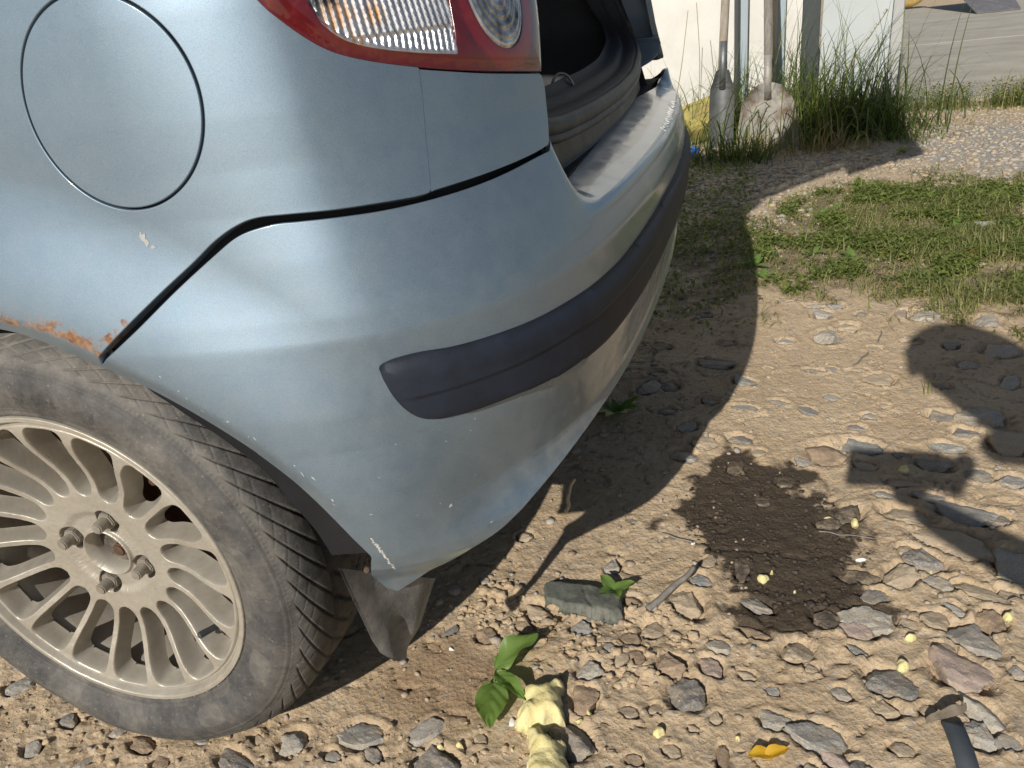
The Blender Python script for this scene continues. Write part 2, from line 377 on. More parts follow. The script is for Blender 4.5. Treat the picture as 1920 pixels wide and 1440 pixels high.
def glass_mat():
    t = NT('tinted_glass'); out = t.t.nodes['Material Output']; tr = t.n('ShaderNodeBsdfTransparent', {'Color': (.62, .68, .66)}); gl = t.n('ShaderNodeBsdfGlossy', {'Roughness': .02})
    fr = t.n('ShaderNodeFresnel', {'IOR': 1.5}); mx = t.n('ShaderNodeMixShader', {0: fr.outputs[0], 1: tr.outputs[0], 2: gl.outputs[0]}); t.t.links.new(mx.outputs[0], out.inputs['Surface']); return t.m
GLASS = glass_mat()

# ------------------------------------------------------------------ the car
car = thing('car', 'light blue metallic hatchback with its tailgate open and rust along the rear wheel arch', 'car', (0, .82, 0))
invU = Inv(-.45, 1.0, .5, 1.16, 0.); invB = Inv(.0, UMID * 1.9, .29, .785, 1.)
SEAM_Q = curve(invU([(183, 668), (225, 622), (300, 548), (360, 492), (400, 452), (440, 423), (480, 407), (540, 400), (620, 392), (700, 380), (780, 366), (808, 358)]), 8)
SEAM_F = curve(invU([(808, 357), (860, 341), (930, 317), (1000, 287), (1029, 270)]), 8)
PLINE = curve(invU([(808, 358), (801, 290), (794, 210), (785, 127)]), 6)
LOWER_L = curve(invU([(785, 126), (720, 119), (660, 107), (610, 91), (560, 63), (510, 27), (478, -3), (450, -35), (425, -80), (410, -130)]), 8)
sq_end = SEAM_Q[0]
deg0 = math.degrees(math.atan2(sq_end[1] - HUBZ, sq_end[0]))
dd = np.linspace(182, deg0, 60); ARCQ = np.stack([arch_r(dd) * np.cos(np.radians(dd)), HUBZ + arch_r(dd) * np.sin(np.radians(dd))], 1)
lt = LOWER_L[-1]
poly_q = np.vstack([ARCQ, SEAM_Q[0:], PLINE[1:], LOWER_L[1:], [(lt[0] - .01, 1.06), (lt[0] + .02, 1.13), (lt[0] + .10, 1.16), (.70, 1.165), (.66, 1.42), (.20, 1.42), (.27, 1.22), (.30, 1.06), (.27, 1.03), (.1, 1.02), (-1.25, .98), (-1.25, .26), (-.36, .26)]])
# fuel door
fc = invU([(40, 170), (382, 215), (245, 380), (165, -3)])
FCX = (fc[0][0] + fc[1][0]) / 2; FCY = (fc[2][1] + fc[3][1]) / 2; FR = (np.hypot(fc[:, 0] - FCX, fc[:, 1] - FCY)).mean()
print('FUEL', fc, FCX, FCY, FR, 'tip', SEAM_F[-1], UB0, UB1)
th = np.linspace(0, 2 * math.pi, 120, endpoint=False)
circ = lambda r: np.stack([FCX + r * np.cos(th), FCY + r * np.sin(th)], 1)
def invpoly(inv, px): return inv(px)
def wearmap(ob, uv, rust=None, chips=(), dust=None):
    u, v = uv[:, 0], uv[:, 1]; R = np.zeros(len(u)); G = np.zeros(len(u)); B = np.zeros(len(u))
    for pl, wd, am in rust or []: R = np.maximum(R, am * np.exp(-(pdist(u, v, pl, False) / wd) ** 2))
    for (cx, cy, rx, ry, am) in chips: G = np.maximum(G, am * np.exp(-((u - cx) / rx) ** 2 - ((v - cy) / ry) ** 2))
    if dust is not None: B = dust(u, v)
    attr(ob, 'wear', np.stack([R, G, B], 1))
q, uv = panel('quarter_panel', poly_q, PAINT, car, .0052, [circ(FR + .0042)], 0.)
rl = invU([(0, 600), (60, 612), (120, 628), (170, 655), (183, 664)]); r2 = invU([(183, 660), (205, 632), (232, 604)]); r3 = invU([(288, 380), (305, 372)])
cc = invU([(268, 445), (275, 455), (265, 405)]); rr = invU([(105, 622)])[0]
wearmap(q, uv, [(rl - [0, .0], .007, .62), (rl[:5] + [0, .006], .014, .46), (rl[3:] + [-.002, .010], .012, .52), (r2, .007, .62), (r3, .0022, .55)], [(cc[0][0], cc[0][1], .008, .005, .62), (cc[1][0] + .003, cc[1][1] - .003, .010, .006, .58)], lambda u, v: .22 * sst(.70, .5, v))
fd, uv = panel('fuel_door', circ(FR), PAINT, car, .007, [], 0., off=.0003); wearmap(fd, uv)
fs_ = invU([(808, 357)])[0]
LIGHT_BOT = curve(invU([(787, 131), (830, 134), (900, 138), (960, 139), (1012, 138)]), 6)
FR_ = curve(invU([(1016, 141), (1022, 165), (1027, 215), (1030, 262)]), 6)
PL2 = PLINE + [.0013, 0]
SEAM_F2 = SEAM_F[SEAM_F[:, 0] > PL2[0][0]]
fp = np.vstack([PL2[:1] * [1, 1], SEAM_F2, FR_[::-1], LIGHT_BOT[::-1], PL2[::-1][:-1]])
FILL = fp
f, uv = panel('filler_panel', fp, PAINT, car, .005, [], 0., off=-.0004, rnd=.0007); wearmap(f, uv, dust=lambda u, v: .04 + 0 * u)
mir = lambda P: np.stack([2 * UMID - np.array(P)[:, 0], np.array(P)[:, 1]], 1)[::-1]
q2, uv = panel('quarter_panel', mir(poly_q), PAINT, car, .016, [], 0., bstep=.01); wearmap(q2, uv)
fpm = fp.copy(); fpm[:, 1] = np.where(fpm[:, 1] > .74, fpm[:, 1] + .035, fpm[:, 1] - .03 * sst(.74, .70, fpm[:, 1])); f2, uv = panel('filler_panel', mir(fpm) + [.02, 0], PAINT, car, .008, [], 0.); wearmap(f2, uv)

# tail lights
LB = curve(invU([(1013, 132), (900, 131), (800, 125), (720, 116), (655, 104), (608, 88), (560, 60), (512, 24), (484, -3), (455, -38), (430, -84), (416, -130)]), 8)
RE = invU([(1004, -3), (1009, 45), (1012, 95)])
ur = RE[0][0]
LT = np.vstack([LB, [(LB[-1][0] - .004, 1.05), (LB[-1][0] + .03, 1.11), (LB[-1][0] + .09, 1.15), (ur - .02, 1.15), (ur - .004, 1.13)], RE])
CL = np.vstack([curve(invU([(852, 102), (780, 99), (705, 91), (645, 75), (598, 42), (570, 2), (550, -35), (540, -75)]), 8), invU([(580, -110), (700, -135), (800, -135)]), curve(invU([(822, -90), (830, -40), (843, 30), (850, 70)]), 5)])
ci = invU([(875, 25), (976, 25), (925, 99)]); cx0 = (ci[0][0] + ci[1][0]) / 2; rx0 = (ci[1][0] - ci[0][0]) / 2; cy0 = ci[2][1] + rx0 * 1.12
CIR = np.stack([cx0 + rx0 * np.cos(th), cy0 + rx0 * 1.12 * np.sin(th)], 1)
def lens_bulge(poly, h, w):
    def f(u, v): d = pdist(u, v, poly); return h * (1 - np.exp(-d / w))
    return f
def tail_light(M, par):
    lt_ = M(LT); cl_ = M(CL); ci_ = M(CIR); lowres = M is not ident
    tl, uv = panel('tail_light', lt_, REDL, par, .0045 if not lowres else .012, [cl_, ci_], 0., off=.001, fn=lens_bulge(lt_, .004, .008), depth=.02)
    c0 = M(np.array([(cx0, cy0)]))[0]; d = np.hypot(uv[:, 0] - c0[0], (uv[:, 1] - c0[1]) / 1.12) - rx0
    attr(tl, 'zone', np.stack([sst(.0165, .0155, d) * sst(0, .0006, d), d * 0, d * 0], 1))
    VL = invU([(760, 62)])[0][1]
    ri, uv = panel('reverse_and_indicator_lens', cl_, CLEAR, tl, .0022 if not lowres else .01, [], 0., off=.001, fn=lambda u, v: .0035 - .0026 * np.abs(np.sin((u + .12 * (v - .8) + .0032 * sst(.0, .0015, v - VL) + .25 * np.clip(VL - v, 0, 1)) * math.pi / .0082)) ** 1.5 * sst(0, .003, pdist(u, v, cl_)), bstep=.002)
    am = invU([(640, 30), (620, 10), (700, 30), (665, 82), (620, 45)]); am = M(am); u, v = uv.T; R = 0 * u
    for (a, b) in am: R = np.maximum(R, .95 * np.exp(-((u - a) / .016) ** 2 - ((v - b) / .014) ** 2) * (.6 + .4 * np.sin(u * 760)))
    dk = M(invU([(585, 15), (610, 5)])); G = 0 * u
    for (a, b) in dk: G = np.maximum(G, np.exp(-((u - a) / .014) ** 2 - ((v - b) / .014) ** 2))
    attr(ri, 'zone', np.stack([R, G * .7, 0 * u], 1))
    rv, uv = panel('round_lamp_lens', ci_, CLEAR, tl, .0018 if not lowres else .01, [], 0., off=.0012, bstep=.002,
        fn=lambda u, v: .002 + .0006 * np.sin(np.hypot(u - c0[0], (v - c0[1]) / 1.12) * 2 * math.pi / .0078) + .003 * sst(rx0, rx0 * .9, np.hypot(u - c0[0], (v - c0[1]) / 1.12)))
    d = np.hypot(uv[:, 0] - c0[0], (uv[:, 1] - c0[1]) / 1.12); attr(rv, 'zone', np.stack([0 * d, .25 + .35 * sst(.006, .02, d) * sst(rx0, rx0 * .8, d), 0 * d], 1))
ident = lambda P: P
tail_light(ident, car); tail_light(mir if False else (lambda P: mir(P) + [.02, .036]), car)
# window glass, roof, raised tailgate
panel('side_window', [(-1.24, 1.0), (.1, 1.035), (.25, 1.045), (.285, 1.07), (.26, 1.22), (.20, 1.41), (-1.24, 1.41)], GLASS, car, .05, edge=False)
panel('side_window', mir([(-1.24, 1.0), (.1, 1.035), (.25, 1.045), (.285, 1.07), (.26, 1.22), (.20, 1.41), (-1.24, 1.41)]), GLASS, car, .05, edge=False)
X, Y = np.meshgrid(np.linspace(-1.25, .36, 30), np.linspace(.145, 1.495, 26), indexing='ij'); Z = 1.50 - .075 * (np.abs(Y - .82) / .675) ** 4 - .03 * sst(.0, .36, X)
V = np.vstack([np.stack([X, Y, Z], -1).reshape(-1, 3), np.stack([X, Y, Z - .03], -1).reshape(-1, 3)])
g = gridf(30, 26); ro = mk('roof', V, np.vstack([g, g[:, ::-1] + 780]), PAINT, car); attr(ro, 'wear', np.zeros((len(V), 3)))
def hatch_pt(s, y): # s 0..1 from hinge out
    s = np.asarray(s, float); return np.stack([.30 + .68 * s, y + 0 * s, 1.47 + .76 * s - .12 * s * s + .05 * np.sin(s * 3.1)], -1)
def slab(name, pts_s, y0, y1, mat, par, th=.03, n=8):
    s, y = np.meshgrid(np.linspace(*pts_s, n), np.linspace(y0, y1, 14), indexing='ij'); P = hatch_pt(s, y); P[..., 2] -= .06 * ((y - .82) / .6) ** 2; V = np.vstack([P.reshape(-1, 3), P.reshape(-1, 3) - [0.01, 0, th]]); k = n * 14
    g = gridf(n, 14); F_ = [tuple(a) for a in np.vstack([g, g[:, ::-1] + k])]
    ring = [i * 14 for i in range(n)] + [(n - 1) * 14 + j for j in range(1, 14)] + [i * 14 + 13 for i in range(n - 2, -1, -1)] + [j for j in range(12, 0, -1)]
    F_ += [(ring[i], ring[(i + 1) % len(ring)], ring[(i + 1) % len(ring)] + k, ring[i] + k) for i in range(len(ring))]
    o = mk(name, V, F_, mat, par); attr(o, 'wear', np.zeros((len(o.data.vertices), 3))); return o
tgp = slab('tailgate', (.56, 1.0), .22, 1.42, PAINT, car, .06)
slab('tailgate_glass', (.12, .56), .36, 1.28, GLASS, tgp, .005); slab('tailgate_frame', (0, .12), .24, 1.40, PAINT, tgp, .03)
for a, b in ((.30, .36), (1.28, 1.34)): slab('tailgate_frame', (.12, .56), a, b, PAINT, tgp, .03)
# aperture: painted channel, seal, sill trim
def aperture(n=160):
    P = curve([(.245, 1.42), (.235, 1.2), (.235, 1.0), (.240, .87), (.252, .795), (.270, .748), (.308, .716), (.39, .696), (.52, .687), (.82, .683), (1.12, .687), (1.25, .696), (1.332, .716), (1.370, .748), (1.388, .795), (1.40, .87), (1.405, 1.0), (1.405, 1.2), (1.395, 1.42)], 12)
    P = resamp(P, .012, False); X = np.interp(np.minimum(P[:, 0], 1.64 - P[:, 0]), [.05, .122, .19, .28, .41, .60, .82], [.43, .515, .549, .574, .593, .606, .611]) - .090 - (P[:, 1] - .66) * .36
    return np.stack([X, P[:, 0], P[:, 1] + .02 * sst(.95, 1.38, P[:, 0])], 1)
AP = aperture(); AN = len(AP)
Ty = np.gradient(AP[:, 1]); Tz = np.gradient(AP[:, 2]); Tl = np.hypot(Ty, Tz); OUT = np.stack([0 * Ty, Tz / Tl, -Ty / Tl], 1); OUT = np.where((OUT * (AP - [0, .82, 1.1])).sum(1)[:, None] < 0, -OUT, OUT)
def sweep(name, prof, mat, par, far=None):
    rows = []; wf = sst(1.15, 1.38, AP[:, 1])[:, None]
    for i, (o, x) in enumerate(prof):
        r_ = AP + OUT * o + np.array([x, 0, 0])
        if far: r2_ = AP + OUT * far[i][0] + np.array([far[i][1], 0, 0]); r_ = r_ * (1 - wf) + r2_ * wf
        rows.append(r_)
    V = np.stack(rows, 1).reshape(-1, 3); o = mk(name, V, gridf(AN, len(prof)), mat, par); return o
ch = sweep('hatch_channel', [(.000, -.005), (.008, -.008), (.014, -.004), (.016, .004), (.017, .012)], PAINT, car, [(.000, -.005), (.018, -.01), (.026, .004), (.034, .05), (.036, .07)]); attr(ch, 'wear', np.zeros((len(ch.data.vertices), 3)) + [0, 0, .4])
sweep('door_seal', [(.012 * math.cos(a) + .004, .010 * math.sin(a) + .006) for a in np.linspace(0, 2 * math.pi, 13)], SEAL_SHADE, car)
sweep('hatch_trim', [(.0, .006), (-.006, .008), (-.010, .0), (-.014, -.012), (-.012, -.02), (-.017, -.024), (-.024, -.03), (-.022, -.045), (-.035, -.055)], INTER, car)
sweep('sill_lip', [(.020, -.002), (.024, .008), (.022, .015), (.016, .015), (.010, .010)], SEAL_SHADE, car)
yy_ = np.linspace(.25, 1.39, 60); xx_ = np.interp(np.minimum(yy_, 1.64 - yy_), [.05, .122, .19, .28, .41, .60, .82], [.43, .515, .549, .574, .593, .606, .611]) - .094; zz_ = np.linspace(.55, .685, 8); YY, ZZ = np.meshgrid(yy_, zz_, indexing='ij'); XX = np.repeat(xx_[:, None], 8, 1) + .004 * np.cos(ZZ * 60)
rp = mk('rear_panel', np.stack([XX, YY, ZZ], -1).reshape(-1, 3), gridf(60, 8)[:, ::-1], SEAL_SHADE, car); attr(rp, 'wear', np.zeros((480, 3)) + [0, 0, .5])  # panel takes the dark rubber colour to hold the shade below the seal
# load floor with ribs
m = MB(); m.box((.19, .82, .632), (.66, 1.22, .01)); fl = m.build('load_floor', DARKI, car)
m = MB(); m.box((.425, .82, .674), (.13, 1.06, .012)); sp_ = m.build('scuff_plate', INTER, car, bevel=.003)
for k in range(62):
    y = .31 + k * .0167
    if .62 < y < .80 : continue
    m = MB(); m.box((.42, y, .6825), (.115, .006, .005)); m.build('rib', INTER, sp_)
m = MB(); P = np.array([(.43, .70, .68), (.435, .70, .71), (.445, .705, .725), (.46, .71, .72), (.47, .715, .695)]); m.tube(_catmull(P, 6), .002, 8); m.build('striker_hook', METAL, car, True)
m = MB(); m.box((.425, .71, .6812), (.10, .16, .004)); m.build('latch_recess_shade', HOLE, sp_)  # flat black plate painted in place of the shade in the latch well
for s in (0, 1):   # inner side trims with a swell
    X, Zt = np.meshgrid(np.linspace(-1.2, .50, 50), np.linspace(.60, 1.08, 24), indexing='ij'); Yt = 1.395 - .10 * sst(.78, .62, Zt) - .05 * np.exp(-((X + .02) / .25) ** 2) * sst(.95, .7, Zt) - .03 * sst(.95, 1.08, Zt) * 0
    Xs = X - (Zt - .66) * .36 * sst(-.2, .5, X)
    V = np.stack([Xs, Yt if s else 1.64 - Yt, Zt], -1).reshape(-1, 3); g = gridf(50, 24); mk('inner_side_trim', V, g if s else g[:, ::-1], INTER, car)
X, Zt = np.meshgrid(np.linspace(.27, 1.37, 40), np.linspace(.62, 1.2, 24), indexing='ij')
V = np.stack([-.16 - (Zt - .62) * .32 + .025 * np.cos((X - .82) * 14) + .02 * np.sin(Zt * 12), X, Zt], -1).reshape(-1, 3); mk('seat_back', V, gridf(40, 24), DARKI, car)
m = MB(); m.tube(_catmull([(-.12, .62, .9), (-.10, .64, .86), (-.11, .70, .84), (-.13, .72, .88)], 6), .004, 8); m.build('seat_hook', METAL, car, True)
m = MB(); m.tube(_catmull([(-.10, .55, .95), (-.04, .62, .86), (.02, .72, .76), (.05, .75, .66)], 8), .012, 6); m.build('seat_belt', DARKI, car, True)
m = MB(); m.box((-.2, .82, .28), (1.3, 1.20, .02)); m.build('underbody', LINER, car)

# rear bumper

SEAM_B = curve(np.vstack([invU([(192, 690), (250, 628), (330, 548), (400, 484), (450, 444), (510, 424), (560, 418), (640, 409), (720, 397), (800, 379), (880, 355), (950, 327), (1010, 296), (1036, 283)])]), 8)
print('bumper tip', SEAM_B[-1], 'UB0', UB0)
st = SEAM_B[-1]
LEDGE_IN = np.array([(st[0] + .004, st[1] + .003), (UB0 + .010, .712), (UB0 + .012, .76), (UB0 + .03, .80), (UB1 + .03, .80)])
_d0 = invU([(190, 690)])[0]; _dd = np.linspace(math.degrees(math.atan2(_d0[1] - HUBZ, _d0[0])), 8.5, 60); _rr = arch_r(_dd)
ARC_B = np.vstack([np.stack([_rr * np.cos(np.radians(_dd)), HUBZ + _rr * np.sin(np.radians(_dd))], 1), curve(invB([(703, 1089), (722, 1101), (745, 1108)]), 6)])
print('ARCB', proj(S(ARC_B[:, 0], ARC_B[:, 1]))[0][::8])
ub = lambda x, y: _U[np.argmin(np.hypot(_cx - x, _cy - y))]
BOT = curve([tuple(ARC_B[-1]), (ub(.443, .05), .315), (ub(.49, .09), .335), (ub(.52, .125), .350), (ub(.549, .19), .362), (ub(.574, .28), .370), (ub(.593, .41), .372), (UMID, .372)], 8)
half = np.vstack([ARC_B, BOT[1:]]); top = np.vstack([SEAM_B, LEDGE_IN])
poly_b = np.vstack([half, mir(half)[1:], mir(top)[0:-1], top[::-1][:-1]])
bp, uv = panel('rear_bumper', poly_b, PAINT, car, .0048, [], 1.)
sc1 = invB([(697, 1010), (712, 1030), (726, 1048), (743, 1068)]); ch1 = invB([(845, 948), (500, 790), (760, 1104), (800, 1100), (318, 700), (312, 725), (430, 790), (390, 765), (700, 960), (1175, 305), (1160, 300)])
def bdust(u, v): return np.clip(.05 + .75 * sst(.50, .36, v) * sst(.48, .7, u) + .16 * sst(.45, .32, v) + .25 * sst(.57, .55, v) * sst(.5, .7, u), 0, 1)
chips = [(ch1[0][0], ch1[0][1], .003, .002, .8), (ch1[2][0], ch1[2][1], .010, .003, .55), (ch1[3][0], ch1[3][1], .012, .003, .55), (ch1[5][0], ch1[5][1], .004, .008, .62), (ch1[6][0], ch1[6][1], .012, .0014, .6), (ch1[7][0], ch1[7][1], .014, .0014, .6), (ch1[9][0], ch1[9][1], .012, .004, .6)]
for a, b in zip(sc1[:-1], sc1[1:]):
    for k in np.linspace(0, 1, 6): p = a * (1 - k) + b * k; chips.append((p[0], p[1], .0028, .0028, .66))
wearmap(bp, uv, None, chips, bdust)
attr_w = None
# chips and scratches: flakes of bare filler lying on the paint
def flakes(name, seq, mat, par, ledge=1.):
    LEDGE[0] = ledge; V = []; F_ = []; rq = random.Random(8)
    for (u, v, ru, rv, a) in seq:
        if ledge > 0 and (not inpoly(np.array([u]), np.array([v]), poly_b)[0] or pdist(np.array([u]), np.array([v]), poly_b)[0] < .004): continue
        k = 8; c = []
        for i in range(k): t_ = i * 6.283 / k; q = rq.uniform(.55, 1.15); x_, y_ = ru * q * math.cos(t_), rv * q * math.sin(t_); c.append((u + x_ * math.cos(a) - y_ * math.sin(a), v + x_ * math.sin(a) + y_ * math.cos(a)))
        c = np.array(c); P = S(c[:, 0], c[:, 1]) + Sn(c[:, 0], c[:, 1]) * .0004; b = len(V); V += list(P); F_.append(tuple(range(b, b + k)))
    o = mk(name, V, F_, mat, par, False); o['kind'] = 'stuff'; return o
CHIPM = simple('bare_chip', (.46, .46, .45), .7, 0, .12, 200, .0002)
sq_ = []
for a, b in zip(sc1[:-1], sc1[1:]):
    for k in np.linspace(0, 1, 7)[:-1]: p = a * (1 - k) + b * k; sq_.append((p[0] + random.uniform(-.0008, .0008), p[1], random.uniform(.0012, .0026), random.uniform(.0010, .0020), random.random() * 3))
sq_.append((ch1[0][0], ch1[0][1], .0028, .0018, .4))
for i in (2, 3, 9): 
    for k in range(9): sq_.append((ch1[i][0] + random.gauss(0, .010), ch1[i][1] + random.gauss(0, .004), random.uniform(.0005, .0022), random.uniform(.0004, .0009), random.random() * 3))
for k in range(11): p = (_rng_u := random.uniform(.0, 1)); e_ = ARC_B[int(8 + p * 44)]; sq_.append((e_[0] + .012 + random.gauss(0, .0025), e_[1] + .016 + random.gauss(0, .0025), random.uniform(.0005, .003), random.uniform(.0003, .0008), -.8 + random.gauss(0, .2)))
for k in range(20): sq_.append((random.uniform(.38, .66), random.choice([random.gauss(.468, .006), random.uniform(.34, .46)]), random.uniform(.0005, .0022), random.uniform(.0003, .0006), random.gauss(.3, .8)))
flakes('paint_chips', sq_, CHIPM, bp)
cq_ = [(cc[0][0], cc[0][1], .0045, .0035, .2), (cc[1][0], cc[1][1], .003, .0045, .5), (cc[1][0] + .006, cc[1][1] - .004, .0028, .002, .5), (cc[1][0] - .004, cc[1][1] + .007, .0014, .003, .1)]
flakes('paint_chips', cq_, simple('primer_grey', (.33, .335, .33), .7, 0, .1, 200, .0002), q, 0.)
LEDGE[0] = 1.
# black rubbing strip
ts = invB([(712, 692), (713, 686), (722, 680), (745, 671), (790, 660), (850, 650), (930, 627), (1000, 600), (1060, 568), (1110, 535), (1160, 490)])
tb = invB([(1130, 640), (1080, 681), (1030, 712), (960, 742), (900, 765), (850, 779), (812, 785), (785, 781), (760, 766), (738, 742), (720, 712)])
tt = curve(ts, 6); tbb = curve(tb, 6)
print('TRIM', ts[-3:], tb[:3])
pt_half_top = np.vstack([tt, [(UMID - .2, .549), (UMID, .549)]]); pt_half_bot = np.vstack([[(UMID, .476), (UMID - .2, .476)], tbb])
poly_t = np.vstack([pt_half_top[::-1], tbb[::-1], [(UMID - .2, .476), (UMID, .476)]])
full_t = np.vstack([poly_t[:-1], mir(poly_t)[0:]])
full_t = np.vstack([tt, [(UMID - .2, .549)], mir(np.vstack([tt, [(UMID - .2, .549)]])), mir(np.vstack([[(UMID - .2, .476)], tbb])), [(UMID - .2, .476)], tbb])
def trimf(u, v):
    d = pdist(u, v, full_t); r = .012; base = .0075 * np.sqrt(np.clip(1 - (1 - np.clip(d / r, 0, 1)) ** 2, 0, 1))
    return .0008 + base + .0025 * sst(.513, .518, v) * sst(0, .02, d)
tp, uv = panel('rubbing_strip', full_t, TRIMM, car, .0035, [], 1., fn=trimf, depth=.003, rnd=.0006, bstep=.003)
# dark joint behind the seam
for nm, C_ in (('seam_backing', np.vstack([SEAM_Q, SEAM_F])), ):
    LEDGE[0] = 0.; R_ = resamp(C_, .008, False); tg = np.gradient(R_, axis=0); tg /= np.linalg.norm(tg, axis=1)[:, None]; nn = np.stack([-tg[:, 1], tg[:, 0]], 1); rows = []
    for o_, dp in ((.02, -.012), (.0, -.014), (-.02, -.02), (-.035, -.04)):
        q_ = R_ + nn * o_; rows.append(S(q_[:, 0], q_[:, 1]) + Sn(q_[:, 0], q_[:, 1]) * dp)
    mk(nm, np.stack(rows, 1).reshape(-1, 3), gridf(len(R_), 4), HOLE, car)
for M_ in (ident, mir):   # thin backing under the lamps and the fuel door
    a = M_(np.array([(.02, .70), (.30, .70), (.30, .9), (.02, .9)]))
    if M_ is ident: panel('fuel_door_well', circ(FR + .012), HOLE, car, .02, [], 0., off=-.010, edge=False)
    if M_ is mir: continue
    panel('lamp_housing', M_(LT * [1, 1]), HOLE, car, .02, [], 0., off=-.012, edge=False)
    panel('panel_backing', M_(fp), HOLE, car, .02, [], 0., off=-.012, edge=False)
# wheel arch liner
LEDGE[0] = 0.
for M_ in (1, -1):
    dg = np.linspace(8, 184, 150); lp = np.array([onY(p, .012)[[0, 2]] for p in [(290, 742), (350, 782), (397, 812), (445, 847), (492, 883), (547, 948), (590, 996), (634, 1067)]]); la = np.degrees(np.arctan2(lp[:, 1] - HUBZ, lp[:, 0])); lr = np.hypot(lp[:, 0], lp[:, 1] - HUBZ); oo = np.argsort(la); ri = np.interp(dg, np.r_[la[oo], 75, 100, 190], np.r_[lr[oo], .301, .301, .33])
    ra = arch_r(np.clip(dg, 0, 180)); rows = []
    for (r_, y) in ((ra + .006, .008), (np.maximum(ri, ra - .004), .016), (ri, .014), (ri - .002, .018), (ri + .002, .03), (ri + .012, .08), (ri + .02, .20), (ri + .02, .33), (.05 + 0 * ri, .34)):
        rows.append(np.stack([r_ * np.cos(np.radians(dg)), (y if M_ > 0 else 1.64 - y) + 0 * dg, HUBZ + r_ * np.sin(np.radians(dg))], 1))
    mk('arch_liner', np.stack(rows, 1).reshape(-1, 3), gridf(150, 9), LINER, car)
# mud flap
uu, vv = np.meshgrid(np.linspace(0, 1, 30), np.linspace(0, 1, 40), indexing='ij')
TL = onX((640, 1066), .352); BL = onX((722, 1240), .352); BR = onX((772, 1222), .352); TR = onX((850, 1088), .405)
yl = TL[1] + (BL[1] - TL[1]) * vv; zl = TL[2] + (BL[2] - TL[2]) * vv; yr = TR[1] + (BR[1] - TR[1]) * vv ** .8; zr = TR[2] + (BR[2] - TR[2]) * vv
yy = yl + (yr - yl) * uu; zz = zl + (zr - zl) * uu; xx = .352 + .03 * sst(.25, .9, uu) * (1 - vv) + .018 * np.sin(uu * 3.1) * (vv * .5 + .3) - .012 * sst(.6, 1, vv) * uu - .010 * np.exp(-((uu - .66 + .2 * vv) / .16) ** 2) * sst(.25, .7, vv)
zz = zz - .008 * np.sin(uu * 3.14) * vv ** 6 + .013 * np.abs(2 * uu - 1) ** 2 * sst(.72, 1, vv) + .02 * sst(.15, .0, uu) * 0
P = np.stack([xx, yy, zz], -1).reshape(-1, 3); nrm = np.array([-.004, 0, 0]); g = gridf(30, 40); k = 1200
fp_ = mk('mudflap', np.vstack([P, P + nrm]), np.vstack([g, g[:, ::-1] + k]), FLAPM, car)
for i, (px, py) in enumerate(((684, 1068),)):
    c_ = onX((px, py), .36); m = MB(); m.prism([(.004 * math.cos(a), .004 * math.sin(a)) for a in np.arange(0, 6.28, 1.047)], c_, (0, 1, 0), (0, 0, 1), (1, 0, 0), .006); m.build('flap_screw', simple('rusty_screw' + str(i), (.10, .07, .05), .8, .4) if i == 0 else bpy.data.materials['rusty_screw0'], car, bevel=.001)

# ------------------------------------------------------------------ wheel
def rubber():
    t = NT('tyre_rubber'); sep = t.n('ShaderNodeSeparateXYZ'); t.t.links.new(t.tc.outputs['Object'], sep.inputs[0])
    c = t.mix(t.ramp(t.noise(50, 4), .3, .7), (.028, .029, .031), (.06, .06, .062)); d = t.ramp(t.noise(16, 7, .75), .42, .66)
    a = t.attr('mud'); df = t.ramp(t.math('ADD', t.math('MULTIPLY', d, .55), t.math('MULTIPLY', a['Red'], .75)), .15, 1.0)
    df = t.math('MULTIPLY', df, .78)
    c = t.mix(df, c, t.mix(t.ramp(t.noise(90, 5), .3, .7), (.125, .118, .107), (.205, .192, .17)))
    c = t.mix(t.math('MULTIPLY', t.ramp(t.noise(240, 3), .62, .7), .3), c, (.3, .27, .22))
    return t.p(Base_Color=c, Roughness=.72, Normal=t.bump(t.noise(350, 5, .7), .0006, .8, t.bump(t.noise(60, 5), .0012, .5)))
RUB = rubber()
def alloy():
    t = NT('dirty_alloy'); c = t.mix(t.ramp(t.noise(30, 5), .3, .7), (.345, .325, .28), (.46, .435, .38)); c = t.mix(t.math('MULTIPLY', t.ramp(t.noise(14, 7, .75), .4, .75), .65), c, (.26, .22, .165))
    c = t.mix(t.ramp(t.noise(160, 4, .7), .68, .74), c, (.12, .10, .07))
    return t.p(Base_Color=c, Metallic=.35, Roughness=t.ramp(t.noise(25, 4), .3, .7, .36, .55), Coat_Weight=.15, Coat_Roughness=.3, Normal=t.bump(t.noise(220, 5, .7), .00035, .7))
ALLOY = alloy()
BOLTM = simple('lug_bolt_steel', (.27, .25, .22), .6, .35, .35, 90, .0005, 300, dust=(.25, .22, .17), dustamt=(.4, .7))
BRAKE = simple('rusty_brake', (.085, .045, .03), .85, .2, .5, 30, .002, 80, dust=(.24, .12, .06), dustamt=(.5, .7))
